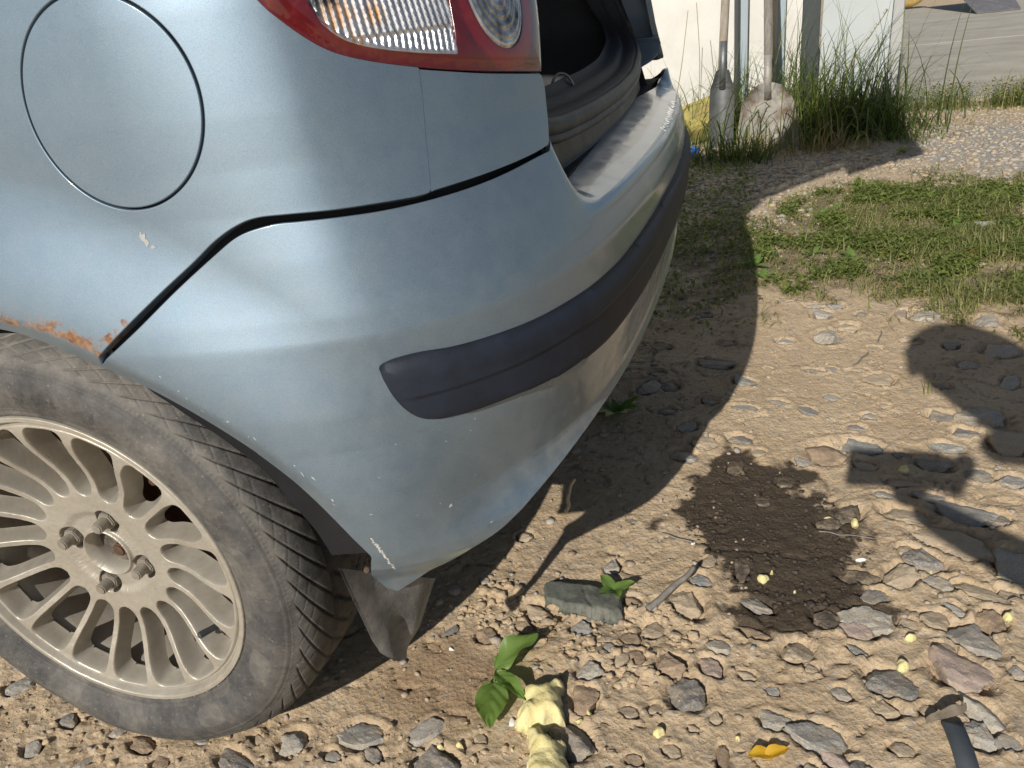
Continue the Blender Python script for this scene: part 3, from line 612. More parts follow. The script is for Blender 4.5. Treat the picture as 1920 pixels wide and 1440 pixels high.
def wheel(loc, side, hi):
    s = side
    wh = bpy.data.objects.new('wheel', None); COL.objects.link(wh); wh.parent = car; wh.location = Vector(loc) - Vector(car.location)
    W = np.array(loc)
    # tyre
    pr = curve([(.196, .030), (.203, .012), (.2045, .004), (.208, .0), (.214, -.001), (.224, -.006), (.240, -.0105), (.252, -.0095), (.262, -.005), (.270, .0), (.2755, .004), (.2815, .0105), (.2865, .020), (.2905, .034), (.2925, .055), (.2935, .095), (.2925, .135), (.2905, .156), (.2865, .170), (.2755, .186), (.252, .1995), (.225, .196), (.203, .18), (.196, .16)], 8 if hi else 2)
    # refine where the tread is
    n = 1500 if hi else 160; A_, I_ = np.meshgrid(np.linspace(0, 2 * math.pi, n, endpoint=False), np.arange(len(pr)), indexing='ij'); r = pr[I_, 0]; y = pr[I_, 1]
    N0 = np.gradient(pr, axis=0); N0 /= np.linalg.norm(N0, axis=1)[:, None]; nr = N0[I_, 1]; ny = -N0[I_, 0]
    sg = np.where((nr * (r - .24) + ny * (y - .095)) < 0, -1, 1); nr = nr * sg; ny = ny * sg
    NB = 52; step = 2 * math.pi / NB; tr = sst(.0005, .004, y) * sst(.1895, .186, y)
    yd = np.clip(y, 0, .19); yc = np.minimum(yd, .19 - yd)
    def groove(phase, width, dep):
        d = np.abs(((phase / step + .5) % 1) - .5) * step * .28; return dep * (1 - sst(width * .45, width, d))
    th1 = A_ + .55 * (yc / .095) ** .55 * 1.0; th2 = A_ - .95 * (yc / .095) ** .9 + .06
    gd = groove(th1, .0026, .0034) * tr
    gd = np.maximum(gd, groove(th2, .0014, .0012) * tr * sst(.024, .014, yc))
    gd = np.maximum(gd, .004 * (1 - sst(.002, .0045, np.abs(yc - .050))) * tr); gd = np.maximum(gd, .004 * (1 - sst(.002, .004, np.abs(yd - .095))) * tr)
    # sidewall rings, fine hatch, lettering-like blocks
    sw = sst(.2095, .2115, r) * sst(.2690, .2675, r) * (y < .05)
    rel = .0006 * (np.abs(r - .2155) < .0012) + .0007 * (np.abs(r - .262) < .0012) + .0004 * np.sin(r * 2600) * (np.abs(r - .2655) < .004) + .0005 * sst(.0, .3, np.sin(A_ * 300)) * (np.abs(r - .2680) < .002)
    rel = rel + .0006 * (vn(A_ * 46, r * 300, 3) > .62) * (np.abs(r - .2345) < .007) * (vn(A_ * 2.2, r * 0, 5) > .5)
    off = sw * rel - gd + .0008 * (vn(A_ * 30, y * 90, 9) - .5) * tr
    r = r + nr * off; y = y + ny * off
    z = r * np.sin(A_); x = r * np.cos(A_)
    flat = -.2925; sq = np.clip(flat - z, 0, .01); low = sst(-.18, -.288, z) * sst(.6, .2, np.abs(A_ - 1.5 * math.pi))
    z = np.maximum(z, flat + 0 * z); y = y + np.where(pr[I_, 1] < .03, -.006, np.where(pr[I_, 1] > .16, .006, 0)) * low * sst(.205, .235, pr[I_, 0]) * sst(.29, .27, pr[I_, 0])
    V = np.stack([x, y * s, z], -1).reshape(-1, 3) + W; g = gridf(n, len(pr), True)
    ty = mk('tyre', V, g if s < 0 else g[:, ::-1], RUB, wh)
    mud = np.where(pr[I_, 1] < .05, 1, .3) * (.25 + .65 * sst(.262, .272, pr[I_, 0]) * sst(.2, 1.0, np.sin(A_ + .5)) + .45 * sst(.255, .245, pr[I_, 0]) * (vn(A_ * 5, pr[I_, 0] * 30, 21) > .5) * .7 + .3 * gd / .0034)
    mud = mud * (1 - .75 * sst(.274, .28, pr[I_, 0]) * sst(.9, .5, np.abs(A_ - .2))); attr(ty, 'mud', np.stack([mud.ravel()] * 3, 1))
    # rim face as a relief with openings
    R0 = .2055
    rr = np.unique(np.r_[np.linspace(.0, .031, 14 if hi else 3), np.linspace(.031, .072, 46 if hi else 8), np.linspace(.072, .192, 120 if hi else 24), np.linspace(.192, R0, 22 if hi else 6)])
    n = 1440 if hi else 180; A_, R_ = np.meshgrid(np.linspace(0, 2 * math.pi, n, endpoint=False), rr, indexing='ij')
    NS = 18; ps = 2 * math.pi / NS; ph0 = math.radians(-4)
    rel_a = ((A_ - ph0) / ps) % 1; da = np.minimum(rel_a, 1 - rel_a) * ps * R_            # distance to the spoke's middle line
    face = .006 + .026 * sst(.186, .095, R_) + .002 * sst(.09, .06, R_)
    half = .0034 + .0050 * sst(.150, .193, R_) ** 2 + .0035 * sst(.108, .080, R_) ** 2
    gapd = da - half
    endd = np.minimum(R_ - .0835, .1885 - R_)
    kk = .010; h_ = np.clip(.5 + .5 * (endd - gapd) / kk, 0, 1); sd_ = endd * (1 - h_) + gapd * h_ - kk * h_ * (1 - h_)
    dep = .027 * (sst(0, .0052, sd_) * .5 + .5 * np.clip(sd_ / .0052, 0, 1)); yv = face + np.where(sd_ > 0, dep, 0)
    TH = .0050
    holes = (R_ < .0262) | (sd_ > TH) & (R_ < .182) & (R_ > .0865)
    # outer lip and step
    yv = yv + np.where(R_ > .1885, 0, 0) - .006 * sst(.195, .199, R_) + .004 * np.exp(-((R_ - .1935) / .0016) ** 2) + .006 * sst(.2035, .2055, R_)
    # hub dish and bore
    yv = yv + .004 * sst(.062, .050, R_)
    bore = R_ < .0285; yv = yv - .005 * np.exp(-((R_ - .0315) / .0018) ** 2) + .034 * sst(.0295, .0275, R_); yv = np.where(R_ < .0275, face + .034 + .004 * fbm(A_ * 3, R_ * 200, 3, 7) + .004 * sst(.012, .010, R_), yv)
    lb = [162.8, -112.8 + 0, -23, 68]
    lb = [160.0, -110.0, -20.0, 70.0]
    for a in lb:
        dx = R_ * np.cos(A_) - .050 * math.cos(math.radians(a)); dz = R_ * np.sin(A_) - .050 * math.sin(math.radians(a)); d = np.hypot(dx, dz); yv = yv + .030 * sst(.0158, .0140, d)
    yv = yv + .0006 * (fbm(A_ * 20, R_ * 150, 3, 30) - .5)
    inn = (sd_ > TH) & (R_ < .182) & (R_ > .0865); gr_ = np.gradient(sd_, rr, axis=1); ga_ = (np.roll(sd_, -1, 0) - np.roll(sd_, 1, 0)) / (4 * math.pi / n) / np.maximum(R_, .01); gl = gr_ ** 2 + ga_ ** 2 + 1e-6
    stp = np.where(inn, (sd_ - TH), 0) / gl; stp = np.clip(stp, 0, .004); R2 = R_ - stp * gr_; A2 = A_ - stp * ga_ / np.maximum(R_, .01)
    fl_ = face + .027; yv = np.where(inn, np.maximum(face + .027 * (.5 + .5 * TH / .0052), yv * 0), yv)
    V = np.stack([R2 * np.cos(A2), yv * s, R2 * np.sin(A2)], -1).reshape(-1, 3) + W; g = gridf(n, len(rr), True)
    hm = holes.ravel(); bo = (R_ < .0262).ravel(); g = g[~(hm[g].all(1) | bo[g].any(1))]
    mk('rim_face', V, g if s < 0 else g[:, ::-1], ALLOY, wh)
    # barrel
    bp_ = np.array([(.2055, .004), (.2062, .002), (.2068, .006), (.206, .014), (.198, .018), (.190, .030), (.184, .050), (.182, .11), (.19, .16), (.2, .178), (.206, .18)]); n = 160 if hi else 60
    A_, I_ = np.meshgrid(np.linspace(0, 2 * math.pi, n, endpoint=False), np.arange(len(bp_)), indexing='ij'); V = np.stack([bp_[I_, 0] * np.cos(A_), bp_[I_, 1] * s, bp_[I_, 0] * np.sin(A_)], -1).reshape(-1, 3) + W
    mk('rim_barrel', V, gridf(n, len(bp_), True), ALLOY, wh)
    # back sides of the spokes: a second deeper plate of webs
    for a in lb:
        c = np.array([.050 * math.cos(math.radians(a)), .070 * s, .050 * math.sin(math.radians(a))]) + W; tt_ = random.random()
        m = MB(); hexp = [(.0122 * math.cos(q + tt_), .0122 * math.sin(q + tt_)) for q in np.arange(6) * math.pi / 3]
        m.prism(hexp, c, (1, 0, 0), (0, 0, 1), (0, -s, 0), .036)
        m.prism([(.0072 * math.cos(q), .0072 * math.sin(q)) for q in np.arange(18) * math.pi / 9], c + np.array([0, -.035 * s, 0]), (1, 0, 0), (0, 0, 1), (0, -s, 0), .016)
        m.build('lug_bolt', BOLTM, wh, bevel=.0014)
    m = MB(); m.prism([(.0285 * math.cos(q), .0285 * math.sin(q)) for q in np.linspace(0, 2 * math.pi, 40, endpoint=False)], W + [0, .056 * s, 0], (1, 0, 0), (0, 0, 1), (0, s, 0), .01)
    m.build('hub_end', simple('hub_dirt_and_shade' + str(s), (.07, .062, .052), .85, 0, .4, 90, .003, 160, dust=(.2, .17, .13), dustamt=(.45, .7)), wh)  # dirt in the bore, coloured dark to carry the bore's shade as well
    m = MB(); m.prism([(.009 * math.cos(q), .009 * math.sin(q)) for q in np.linspace(0, 2 * math.pi, 16, endpoint=False)], W + [.004, .046 * s, -.006], (1, 0, 0), (0, 0, 1), (0, s, 0), .012); m.build('hub_nut', BRAKE, wh, bevel=.002)
    if hi:
        vq = onY((385, 1193), .012); d = W - vq; d[1] = 0; d /= np.linalg.norm(d)
        m = MB(); m.tube([vq - d * .006 + [0, .028, 0], vq + [0, .012, 0], vq + d * .004 + [0, .002, 0], vq + d * .006 + [0, -.004, 0]], [.0042, .0038, .0042, .0042], 12); m.build('valve_stem', simple('valve_rubber', (.05, .06, .065), .6), wh, bevel=.0006)
        m = MB(); n = 40
    m = MB(); m.prism([(.140 * math.cos(q), .140 * math.sin(q)) for q in np.linspace(0, 2 * math.pi, 48, endpoint=False)], W + [0, .092 * s, 0], (1, 0, 0), (0, 0, 1), (0, s, 0), .045)
    m.prism([(.06 * math.cos(q), .06 * math.sin(q)) for q in np.linspace(0, 2 * math.pi, 32, endpoint=False)], W + [0, .078 * s, 0], (1, 0, 0), (0, 0, 1), (0, s, 0), .02)
    m.build('brake_drum', BRAKE, wh, bevel=.003)
    m = MB(); m.prism([(.165 * math.cos(q), .165 * math.sin(q)) for q in np.linspace(0, 2 * math.pi, 40, endpoint=False)], W + [0, .135 * s, 0], (1, 0, 0), (0, 0, 1), (0, s, 0), .004); m.build('back_plate', BRAKE, wh)
    if hi:
        for a, r_, wd in ((100, .13, .035), (62, .135, .05), (40, .14, .03), (15, .125, .03)):
            c = W + [r_ * math.cos(math.radians(a)), .085, r_ * math.sin(math.radians(a))]; q = math.radians(a); R3 = np.array([[math.cos(q), 0, -math.sin(q)], [0, 1, 0], [math.sin(q), 0, math.cos(q)]]); m = MB(); m.box(c, (.035, .04, wd), R3); m.build('suspension_arm', BRAKE, wh, bevel=.006)
        
    return wh
wheel((0, 0, HUBZ - .001), 1, True); wheel((0, 1.64, HUBZ - .001), -1, False)
# ------------------------------------------------------------------ ground
GP = lambda pts: np.array([onZ(p)[:2] for p in pts])
# stones seen in the photograph: x, y, width, height, turn, kind, proud  (kinds: 0 grey, 1 pale grey, 2 pink, 3 tan, 4 dark grey, 5 blue grey, 6 brown)
ST = [(1450,1344,58,38,0,1,.5),(1260,1242,70,48,-10,6,.5),(1333,1245,58,38,25,2,.4),(1348,1209,40,30,20,1,.5),(1493,1212,60,52,0,3,.4),
(1610,1180,62,32,10,2,.35),(1640,1114,54,30,-20,4,.4),(1548,1154,58,40,25,0,.4),(1756,1158,50,38,0,3,.4),(1665,1325,50,34,-10,3,.3),(1581,1296,40,26,10,0,.25),(1843,1377,60,46,20,0,.55),
(1563,1413,58,34,15,2,.35),(1606,1428,30,28,0,4,.5),(1519,1435,32,18,0,4,.4),(1355,1409,24,50,-20,6,.2),(1344,1340,26,26,0,3,.2),(1410,1176,70,30,8,6,.3),(1290,1129,96,50,28,3,.35),(1424,1132,66,30,5,4,.35),
(1391,1070,30,42,-10,4,.4),(1326,1052,30,32,0,3,.5),(1311,1085,52,28,15,5,.4),(1606,1078,76,32,-5,6,.3),(1606,1216,40,18,15,4,.35),(1790,1010,150,56,8,3,.22),(1905,1055,76,64,10,1,.3),(1830,1105,96,26,15,3,.25),(1860,1160,50,44,0,6,.5),
(1807,960,104,42,5,5,.45),(1552,978,50,36,30,5,.4),(1595,958,42,58,20,6,.35),(1698,960,92,34,0,3,.25),(1912,1262,30,24,0,0,.4),
(1541,587,42,22,0,1,.5),(1526,572,42,14,0,0,.4),(1566,572,36,16,0,5,.5),(1590,610,46,26,0,3,.4),(1472,635,36,18,0,1,.4),(1730,588,64,30,0,1,.4),(1614,587,24,12,0,4,.5),(1690,586,22,22,0,2,.5),(1850,600,50,30,20,0,.4),
(1872,656,66,34,0,0,.5),(1814,681,42,24,0,0,.5),(1783,648,28,22,0,4,.5),(1895,714,30,34,0,1,.5),(1763,776,54,24,0,4,.5),(1774,836,56,26,5,5,.5),(1750,870,70,26,0,4,.4),(1892,823,76,58,0,3,.4),
(1610,833,84,36,0,5,.35),(1548,845,78,58,0,6,.18),(1610,801,38,16,0,4,.4),(1526,692,42,12,0,4,.2),(1650,708,56,30,0,3,.3),(1460,754,38,14,0,4,.2),(1398,765,56,14,0,5,.2),(1395,713,52,22,10,5,.3),(1340,681,82,26,0,4,.35),
(1362,642,38,16,0,6,.4),(1290,797,42,32,0,0,.6),(1258,725,40,26,0,4,.5),(1385,823,52,24,10,4,.4),(1318,827,56,34,10,3,.5),(1282,852,56,34,15,0,.4),(1380,878,40,26,0,6,.4),(1628,779,26,14,0,1,.5),
(1516,771,38,18,35,4,.4),(1690,903,64,20,0,3,.3),(1620,870,46,24,0,3,.3),(1810,808,50,20,0,4,.4),(1770,724,32,12,0,4,.3),(1423,848,26,18,0,3,.3),(1505,868,34,18,0,0,.4),
(1008,1143,66,40,10,3,.55),(1088,1172,46,36,20,5,.6),(913,1187,48,36,0,6,.5),(986,1172,46,26,0,6,.45),(1220,1172,48,42,0,3,.55),(1183,1194,44,26,0,6,.5),(1143,1212,36,18,40,0,.5),(1185,1125,40,28,10,6,.5),
(983,1005,36,30,0,3,.4),(910,1092,22,14,20,0,.5),(1184,976,22,8,10,4,.3),(1195,1230,42,26,0,6,.4),(1227,1322,30,22,0,3,.3),(1103,1253,54,44,0,2,.6),
(266,1391,62,28,0,6,.3),(36,1278,46,32,10,0,.35),(222,1368,28,22,0,1,.4),(157,1424,20,26,0,1,.4),(437,1425,92,34,5,4,.4),(379,1388,24,14,0,0,.5),(797,1362,46,58,10,0,.5),(547,1384,54,52,0,0,.5),
(845,1180,18,34,20,4,.5),(1165,1235,30,30,0,3,.4),(1230,700,40,22,0,4,.4),(1250,770,36,22,0,4,.4),(1330,752,40,16,0,4,.3),(1240,650,44,18,0,6,.4),(1320,590,36,12,0,4,.4),
(1710,640,36,14,0,3,.3),(1640,650,30,14,0,3,.3),(1560,690,24,12,0,0,.3),(1440,690,22,10,0,3,.3),(1480,560,30,12,0,3,.3),(1660,760,26,12,0,3,.3),(1560,745,30,12,0,0,.25),(1640,680,24,10,0,3,.3),
(1740,930,60,22,0,0,.35),(1840,890,50,24,0,4,.4),(1900,900,40,30,0,0,.4),(1870,970,44,30,10,4,.4),(1690,850,40,18,0,4,.35),(1655,925,40,18,0,0,.3),(1470,905,36,20,0,6,.3),(1430,940,30,18,0,6,.25),
(1760,1090,56,26,10,0,.3),(1700,1030,40,22,0,3,.3),(1890,1110,44,24,0,3,.3),(1790,1140,40,22,20,0,.3),(1700,1165,38,22,0,3,.3),(1770,1215,40,20,0,3,.3),(1740,1330,34,20,0,3,.3),(1890,1390,40,26,0,0,.35),(1690,1400,44,26,0,3,.3),
(1400,1260,36,22,0,3,.3),(1450,1290,28,18,0,0,.3),(1520,1250,26,16,0,3,.3),(1260,1400,40,24,0,3,.3),(1180,1330,40,24,10,3,.3),(1300,1360,24,16,0,3,.3),(1190,1420,36,22,0,6,.3),(900,1380,32,20,0,3,.3),(700,1410,40,24,0,4,.4),(620,1410,40,20,0,0,.4),(480,1380,30,16,0,3,.4),(130,1350,40,20,0,4,.35),(60,1400,40,24,0,0,.35),(300,1430,36,20,0,6,.35)]
# loose, larger stones that stand out: things of their own
BIG = [(1063,1372,114,70,12,4,.62,'dark sparkling triangular rock beside the yellow foam','rock'),
(1289,1290,82,70,10,4,.5,'rounded dark grey rock low in the sand right of the pale foam crumb','rock'),
(1537,1373,112,56,-3,0,.5,'long flat grey stone above the yellow leaf','stone'),
(1665,1271,92,58,15,4,.45,'mottled dark grey stone with a foam crumb on it','stone'),
(1803,1256,100,68,0,2,.45,'broad pink granite stone at the right edge of the sand','stone'),
(1825,1190,96,54,42,0,.5,'long grey stone lying slantwise above the pink granite','stone'),
(1628,1154,88,60,15,1,.7,'pale white and grey lump of rock at the edge of the oil stain','rock'),
(1687,1074,56,58,25,3,.6,'tan pointed stone right of the oil stain','stone'),
(1738,1048,74,46,0,4,.5,'dark brown stone with a yellow foam crumb on its face','stone'),
(1840,1333,84,38,28,1,.6,'light grey shard beside the bent black strap','stone'),
(1552,626,52,38,-12,1,.7,'bright angular grey stone alone on the smooth sand','stone'),
(1843,780,84,40,-8,0,.75,'blocky grey stone in the shadow of the photographer','rock'),
(1216,724,46,38,0,0,.7,'rounded grey stone in the car shadow beside the bumper','stone'),
(1096,1307,52,54,-10,6,.6,'brown grey stone with a foam crumb above the triangular rock','stone'),
(815,1420,112,58,3,4,.6,'large dark grey stone at the bottom edge left of the foam','rock'),
(680,1370,84,52,-15,0,.5,'layered grey shale stone below the mudflap','stone'),
(1103,1252,54,46,15,1,.55,'grey speckled stone standing above the foam','stone'),
(1150,1058,34,38,0,0,.6,'small grey stone beside the green leaf and slate','stone'),
(1848,420,40,30,0,0,.7,'grey rock lying in the low greenery','rock')]
ST = [s_ for s_ in ST if not (s_[0] == 1103 and s_[1] == 1253)]
def footprint(s_):
    cx, cy, w_, h_ = s_[:4]; c = onZ((cx, cy + h_ * .12))
    dist = np.linalg.norm(c - CAM); wx = w_ / FPX * dist * .97; el = math.asin(min(1, CAM[2] / dist)); off_a = math.sin(el)
    dy = h_ / FPX * dist / (off_a * .85 + .25); return c, wx / 2, dy / 2
YAW = math.radians(-17)
ALLST = []
for i, s_ in enumerate(ST + [b[:7] for b in BIG]):
    c, rx, ry = footprint(s_); big = i >= len(ST); ALLST.append((c[0], c[1], rx, ry, -math.radians(s_[4]) + YAW, s_[5], s_[6], big, i - len(ST)))
# fields
stain_p = GP([(1310,890),(1400,860),(1500,900),(1560,930),(1590,990),(1640,1040),(1620,1100),(1640,1140),(1560,1165),(1470,1160),(1390,1120),(1340,1060),(1290,1010),(1275,940)])
damp_p = GP([(690,1300),(760,1225),(850,1190),(960,1230),(1000,1270),(930,1330),(800,1330),(720,1340)])
green_p = GP([(1280,560),(1290,420),(1420,400),(1520,370),(1620,345),(1760,325),(1960,330),(2000,640),(1850,590),(1700,575),(1600,560),(1500,540),(1440,530),(1380,560)])
moss_p = GP([(1400,450),(1480,410),(1640,360),(1800,350),(1960,340),(2000,520),(1800,520),(1650,540),(1480,510)])
gravel_p = GP([(1100,320),(1290,300),(1500,295),(1680,250),(1960,215),(2050,420),(1850,415),(1700,330),(1560,350),(1450,420),(1440,470),(1380,430),(1290,400)])
grey_p = GP([(1700,250),(1960,230),(1990,330),(1850,330),(1720,310)])
rough_p = GP([(830,1130),(940,1090),(1060,1150),(1180,1140),(1300,1120),(1300,1260),(1200,1300),(1100,1260),(1000,1200),(900,1180)])
smooth_p = GP([(1400,580),(1500,560),(1800,620),(1700,850),(1500,860),(1300,900),(1250,960),(1100,1060),(1150,930),(1330,800)])
slab_y = 4.95
def masks(x, y):
    n = (fbm(x * 9, y * 9, 4, 2) - .5); n2 = (fbm(x * 26, y * 26, 3, 8) - .5)
    d = {}
    d['stain'] = sst(.035, -.03, sdf(x, y, stain_p) + n * .14 + n2 * .09)
    d['damp'] = sst(.03, -.03, sdf(x, y, damp_p) + n * .05)
    d['green'] = sst(.12, -.12, sdf(x, y, green_p) + n * .5 + n2 * .3)
    d['moss'] = sst(.15, -.15, sdf(x, y, moss_p) + n * .6 + n2 * .3)
    d['gravel'] = sst(.15, -.15, sdf(x, y, gravel_p) + n * .5)
    d['far'] = sst(3.2, 4.2, y + n)
    d['grey'] = sst(.15, -.15, sdf(x, y, grey_p) + n * .4)
    d['rough'] = sst(.05, -.05, sdf(x, y, rough_p) + n * .1)
    d['smooth'] = sst(.1, -.1, sdf(x, y, smooth_p) + n * .1)
    return d
def ridged(x, y, o, seed): return 1 - 2 * np.abs(fbm(x, y, o, seed) - .5)
def height(x, y, M=None, fine=True):
    M = M or masks(x, y)
    h = .016 * (fbm(x * 2.2, y * 2.2, 3, 1) - .5)
    lump = fbm(x * 16 + .6 * fbm(x * 30, y * 30, 2, 40), y * 16, 4, 5) - .5
    amp = .012 * (1 - .65 * M['smooth']) * (1 - .75 * M['damp']) + .018 * M['rough']
    h = h + amp * lump * .55
    h = h + .0042 * (1 - .7 * M['smooth']) * (1 - .8 * M['damp']) * (fbm(x * 55, y * 55, 3, 17) - .5) + .0038 * (1 - .55 * M['damp']) * (fbm(x * 110, y * 110, 2, 27) - .5)
    crack = sst(.965, 1.0, ridged(x * 11 + 2 * fbm(x * 6, y * 6, 2, 50), y * 11, 3, 33)); h = h - .006 * crack * (1 - .3 * M['smooth'])
    h = h + M['gravel'] * .010 * (fbm(x * 45, y * 45, 2, 60) - .45)
    # tyre print crack lines
    h = h - .003 * M['damp'] * sst(.97, 1, ridged(x * 7, y * 14, 2, 44))
    return h
def stone_push(x, y, h):
    for (cx, cy, rx, ry, a, kd, pr, big, bi) in ALLST:
        R_ = max(rx, ry) * 1.7; m = (np.abs(x - cx) < R_) & (np.abs(y - cy) < R_)
        if not m.any(): continue
        dx = x[m] - cx; dy = y[m] - cy; ca, sa = math.cos(a), math.sin(a); e = np.hypot((dx * ca + dy * sa) / rx, (-dx * sa + dy * ca) / ry)
        hh = h[m]; c0 = .5 * (h[m] * 0 + STH.get((cx, cy), 0)) 
        hh = hh + .0035 * np.exp(-((e - 1.25) / .2) ** 2) - .0028 * np.exp(-((e - 1.03) / .07) ** 2) - .012 * sst(.95, .8, e)
        h[m] = hh
    return h
STH = {}
def tyre_press(x, y, h):   # the wheel stands in a slight hollow
    near = (np.abs(x) < .17) & (y > -.03) & (y < .2)
    h = np.where((np.abs(x) < .11) & (y > -.02) & (y < .2), np.minimum(h, .0015), h)
    h2 = np.where((np.abs(x) < .11) & (y > 1.44) & (y < 1.66), np.minimum(h, .0015), h); return h2
def steps(a, b, d0, near0, near1, gr):
    L = [near0]
    d = d0
    while L[-1] < near1: L.append(L[-1] + d0)
    d = d0
    while L[-1] < b: d *= gr; L.append(L[-1] + d)
    Lr = [near0]; d = d0
    while Lr[-1] > a: d *= gr; Lr.append(Lr[-1] - d)
    return np.array(Lr[::-1][:-1] + L)
gx = steps(-60, 90, .0046, -.42, 1.42, 1.035); gy = steps(-60, 150, .0046, -.22, 1.15, 1.0095)
X, Y = np.meshgrid(gx, gy, indexing='ij')
MK = masks(X, Y); Hh = height(X, Y, MK); fade = sst(12, 6, np.hypot(X, Y)); Hh = Hh * fade
def H(x, y):
    x = np.atleast_1d(np.asarray(x, float)); y = np.atleast_1d(np.asarray(y, float))
    i = np.clip(np.searchsorted(gx, x) - 1, 0, len(gx) - 2); j = np.clip(np.searchsorted(gy, y) - 1, 0, len(gy) - 2)
    fx = (x - gx[i]) / (gx[i + 1] - gx[i]); fy = (y - gy[j]) / (gy[j + 1] - gy[j])
    return (Hh[i, j] * (1 - fx) + Hh[i + 1, j] * fx) * (1 - fy) + (Hh[i, j + 1] * (1 - fx) + Hh[i + 1, j + 1] * fx) * fy
BASEH = [float(H(a[0], a[1])[0]) for a in ALLST]
Hh = stone_push(X.ravel(), Y.ravel(), Hh.ravel()).reshape(X.shape); Hh = tyre_press(X, Y, Hh)
# the concrete slab covers the ground beyond the weeds: keep the soil under it
Hh = np.where((Y > 5.0) & (X > 1.5), np.minimum(Hh, -.02), Hh)
V = np.stack([X, Y, Hh], -1).reshape(-1, 3)
print('ground', X.shape)
def ground_mat():
    t = NT('sandy_soil'); a = t.attr('zoneA'); b = t.attr('zoneB')
    n1 = t.noise(6, 6, .65); n2 = t.noise(45, 6, .7); n3 = t.noise(420, 4, .7)
    c = t.mix(t.ramp(n1, .3, .7), (.44, .325, .20), (.59, .465, .32)); c = t.mix(t.math('MULTIPLY', t.ramp(n2, .48, .8), .5), c, (.31, .21, .12))
    c = t.mix(t.math('MULTIPLY', t.ramp(n3, .35, .7), .35), c, (.55, .44, .30))
    gr = t.vor(150, out='Color'); sepc = t.n('ShaderNodeSeparateColor', {'Color': gr}); gv = t.vor(150)
    grain = t.ramp(sepc.outputs['Red'], .8, .82); c = t.mix(t.math('MULTIPLY', grain, .45), c, t.mix(sepc.outputs['Green'], (.16, .14, .12), (.55, .5, .42)))
    # pale gravel
    g1 = t.vor(75, out='Color'); s1 = t.n('ShaderNodeSeparateColor', {'Color': g1}); gc = t.mix(s1.outputs['Red'], (.27, .22, .155), (.56, .48, .36)); c = t.mix(t.math('MULTIPLY', b['Red'], .8), c, gc)
    c = t.mix(t.math('MULTIPLY', b['Green'], .8), c, t.mix(s1.outputs['Green'], (.22, .215, .20), (.42, .41, .385)))
    soil = t.mix(t.ramp(n2, .3, .7), (.10, .078, .05), (.20, .155, .10)); c = t.mix(t.math('MULTIPLY', a['Green'], t.ramp(t.noise(14, 5), .35, .6, .35, .95)), c, soil)
    c = t.mix(t.math('MULTIPLY', a['Blue'], .55), c, (.23, .14, .075))
    stf = t.ramp(t.math('ADD', a['Red'], t.math('MULTIPLY', t.math('SUBTRACT', t.noise(60, 6, .75), .5), 1.1)), .30, .72); c = t.mix(t.math('MULTIPLY', stf, .93), c, t.mix(t.ramp(n3, .35, .7), (.022, .016, .011), (.065, .048, .034)))
    h = t.math('ADD', t.math('MULTIPLY', n2, .6), t.math('MULTIPLY', n3, .35))
    nb = t.bump(t.noise(900, 3, .7), .0012, .6); nb = t.bump(h, .0065, .8, nb); nb = t.bump(gv, .0022, .6, nb)
    return t.p(Base_Color=c, Roughness=t.math('SUBTRACT', .92, t.math('MULTIPLY', stf, .25)), Normal=nb, Specular_IOR_Level=.3)
gmat = ground_mat()
ground = mk('ground', V, gridf(*X.shape), gmat); ground['kind'] = 'structure'
mk_ = lambda k: MK[k].ravel()
attr(ground, 'zoneA', np.stack([mk_('stain'), mk_('green'), mk_('damp')], 1)); attr(ground, 'zoneB', np.stack([mk_('gravel'), np.maximum(mk_('grey'), 0), mk_('far')], 1))

# stones
def stone_mat(name, c1, c2, c3, rough=.8):
    t = NT(name); g_ = t.n('ShaderNodeNewGeometry').outputs['Position']; c = t.mix(t.ramp(t.noise(70, 5, .7, g_), .3, .7), c1, c2); c = t.mix(t.ramp(t.noise(420, 4, .7, g_), .52, .66), c, c3)
    c = t.mix(t.math('MULTIPLY', t.ramp(t.noise(38, 6, .75, g_), .45, .68), .75), c, (.43, .34, .225))
    return t.p(Base_Color=c, Roughness=rough, Normal=t.bump(t.noise(260, 6, .75, g_), .0020, .8, t.bump(t.noise(80, 5, .7, g_), .003, .5)))
SM = [stone_mat('grey_stone', (.24, .23, .21), (.36, .345, .315), (.50, .47, .43)), stone_mat('pale_stone', (.36, .335, .285), (.48, .45, .39), (.17, .16, .15)),
      stone_mat('pink_stone', (.33, .255, .22), (.44, .35, .30), (.26, .21, .19)), stone_mat('tan_stone', (.37, .30, .21), (.48, .39, .285), (.29, .24, .19)),
      stone_mat('dark_stone', (.15, .145, .138), (.235, .225, .21), (.40, .38, .345)), stone_mat('blue_grey_stone', (.19, .205, .21), (.28, .29, .285), (.38, .375, .35)),
      stone_mat('brown_stone', (.24, .17, .115), (.35, .26, .18), (.17, .13, .10))]
SM.append(stone_mat('oily_stone', (.055, .045, .035), (.10, .08, .06), (.14, .115, .09), .6))
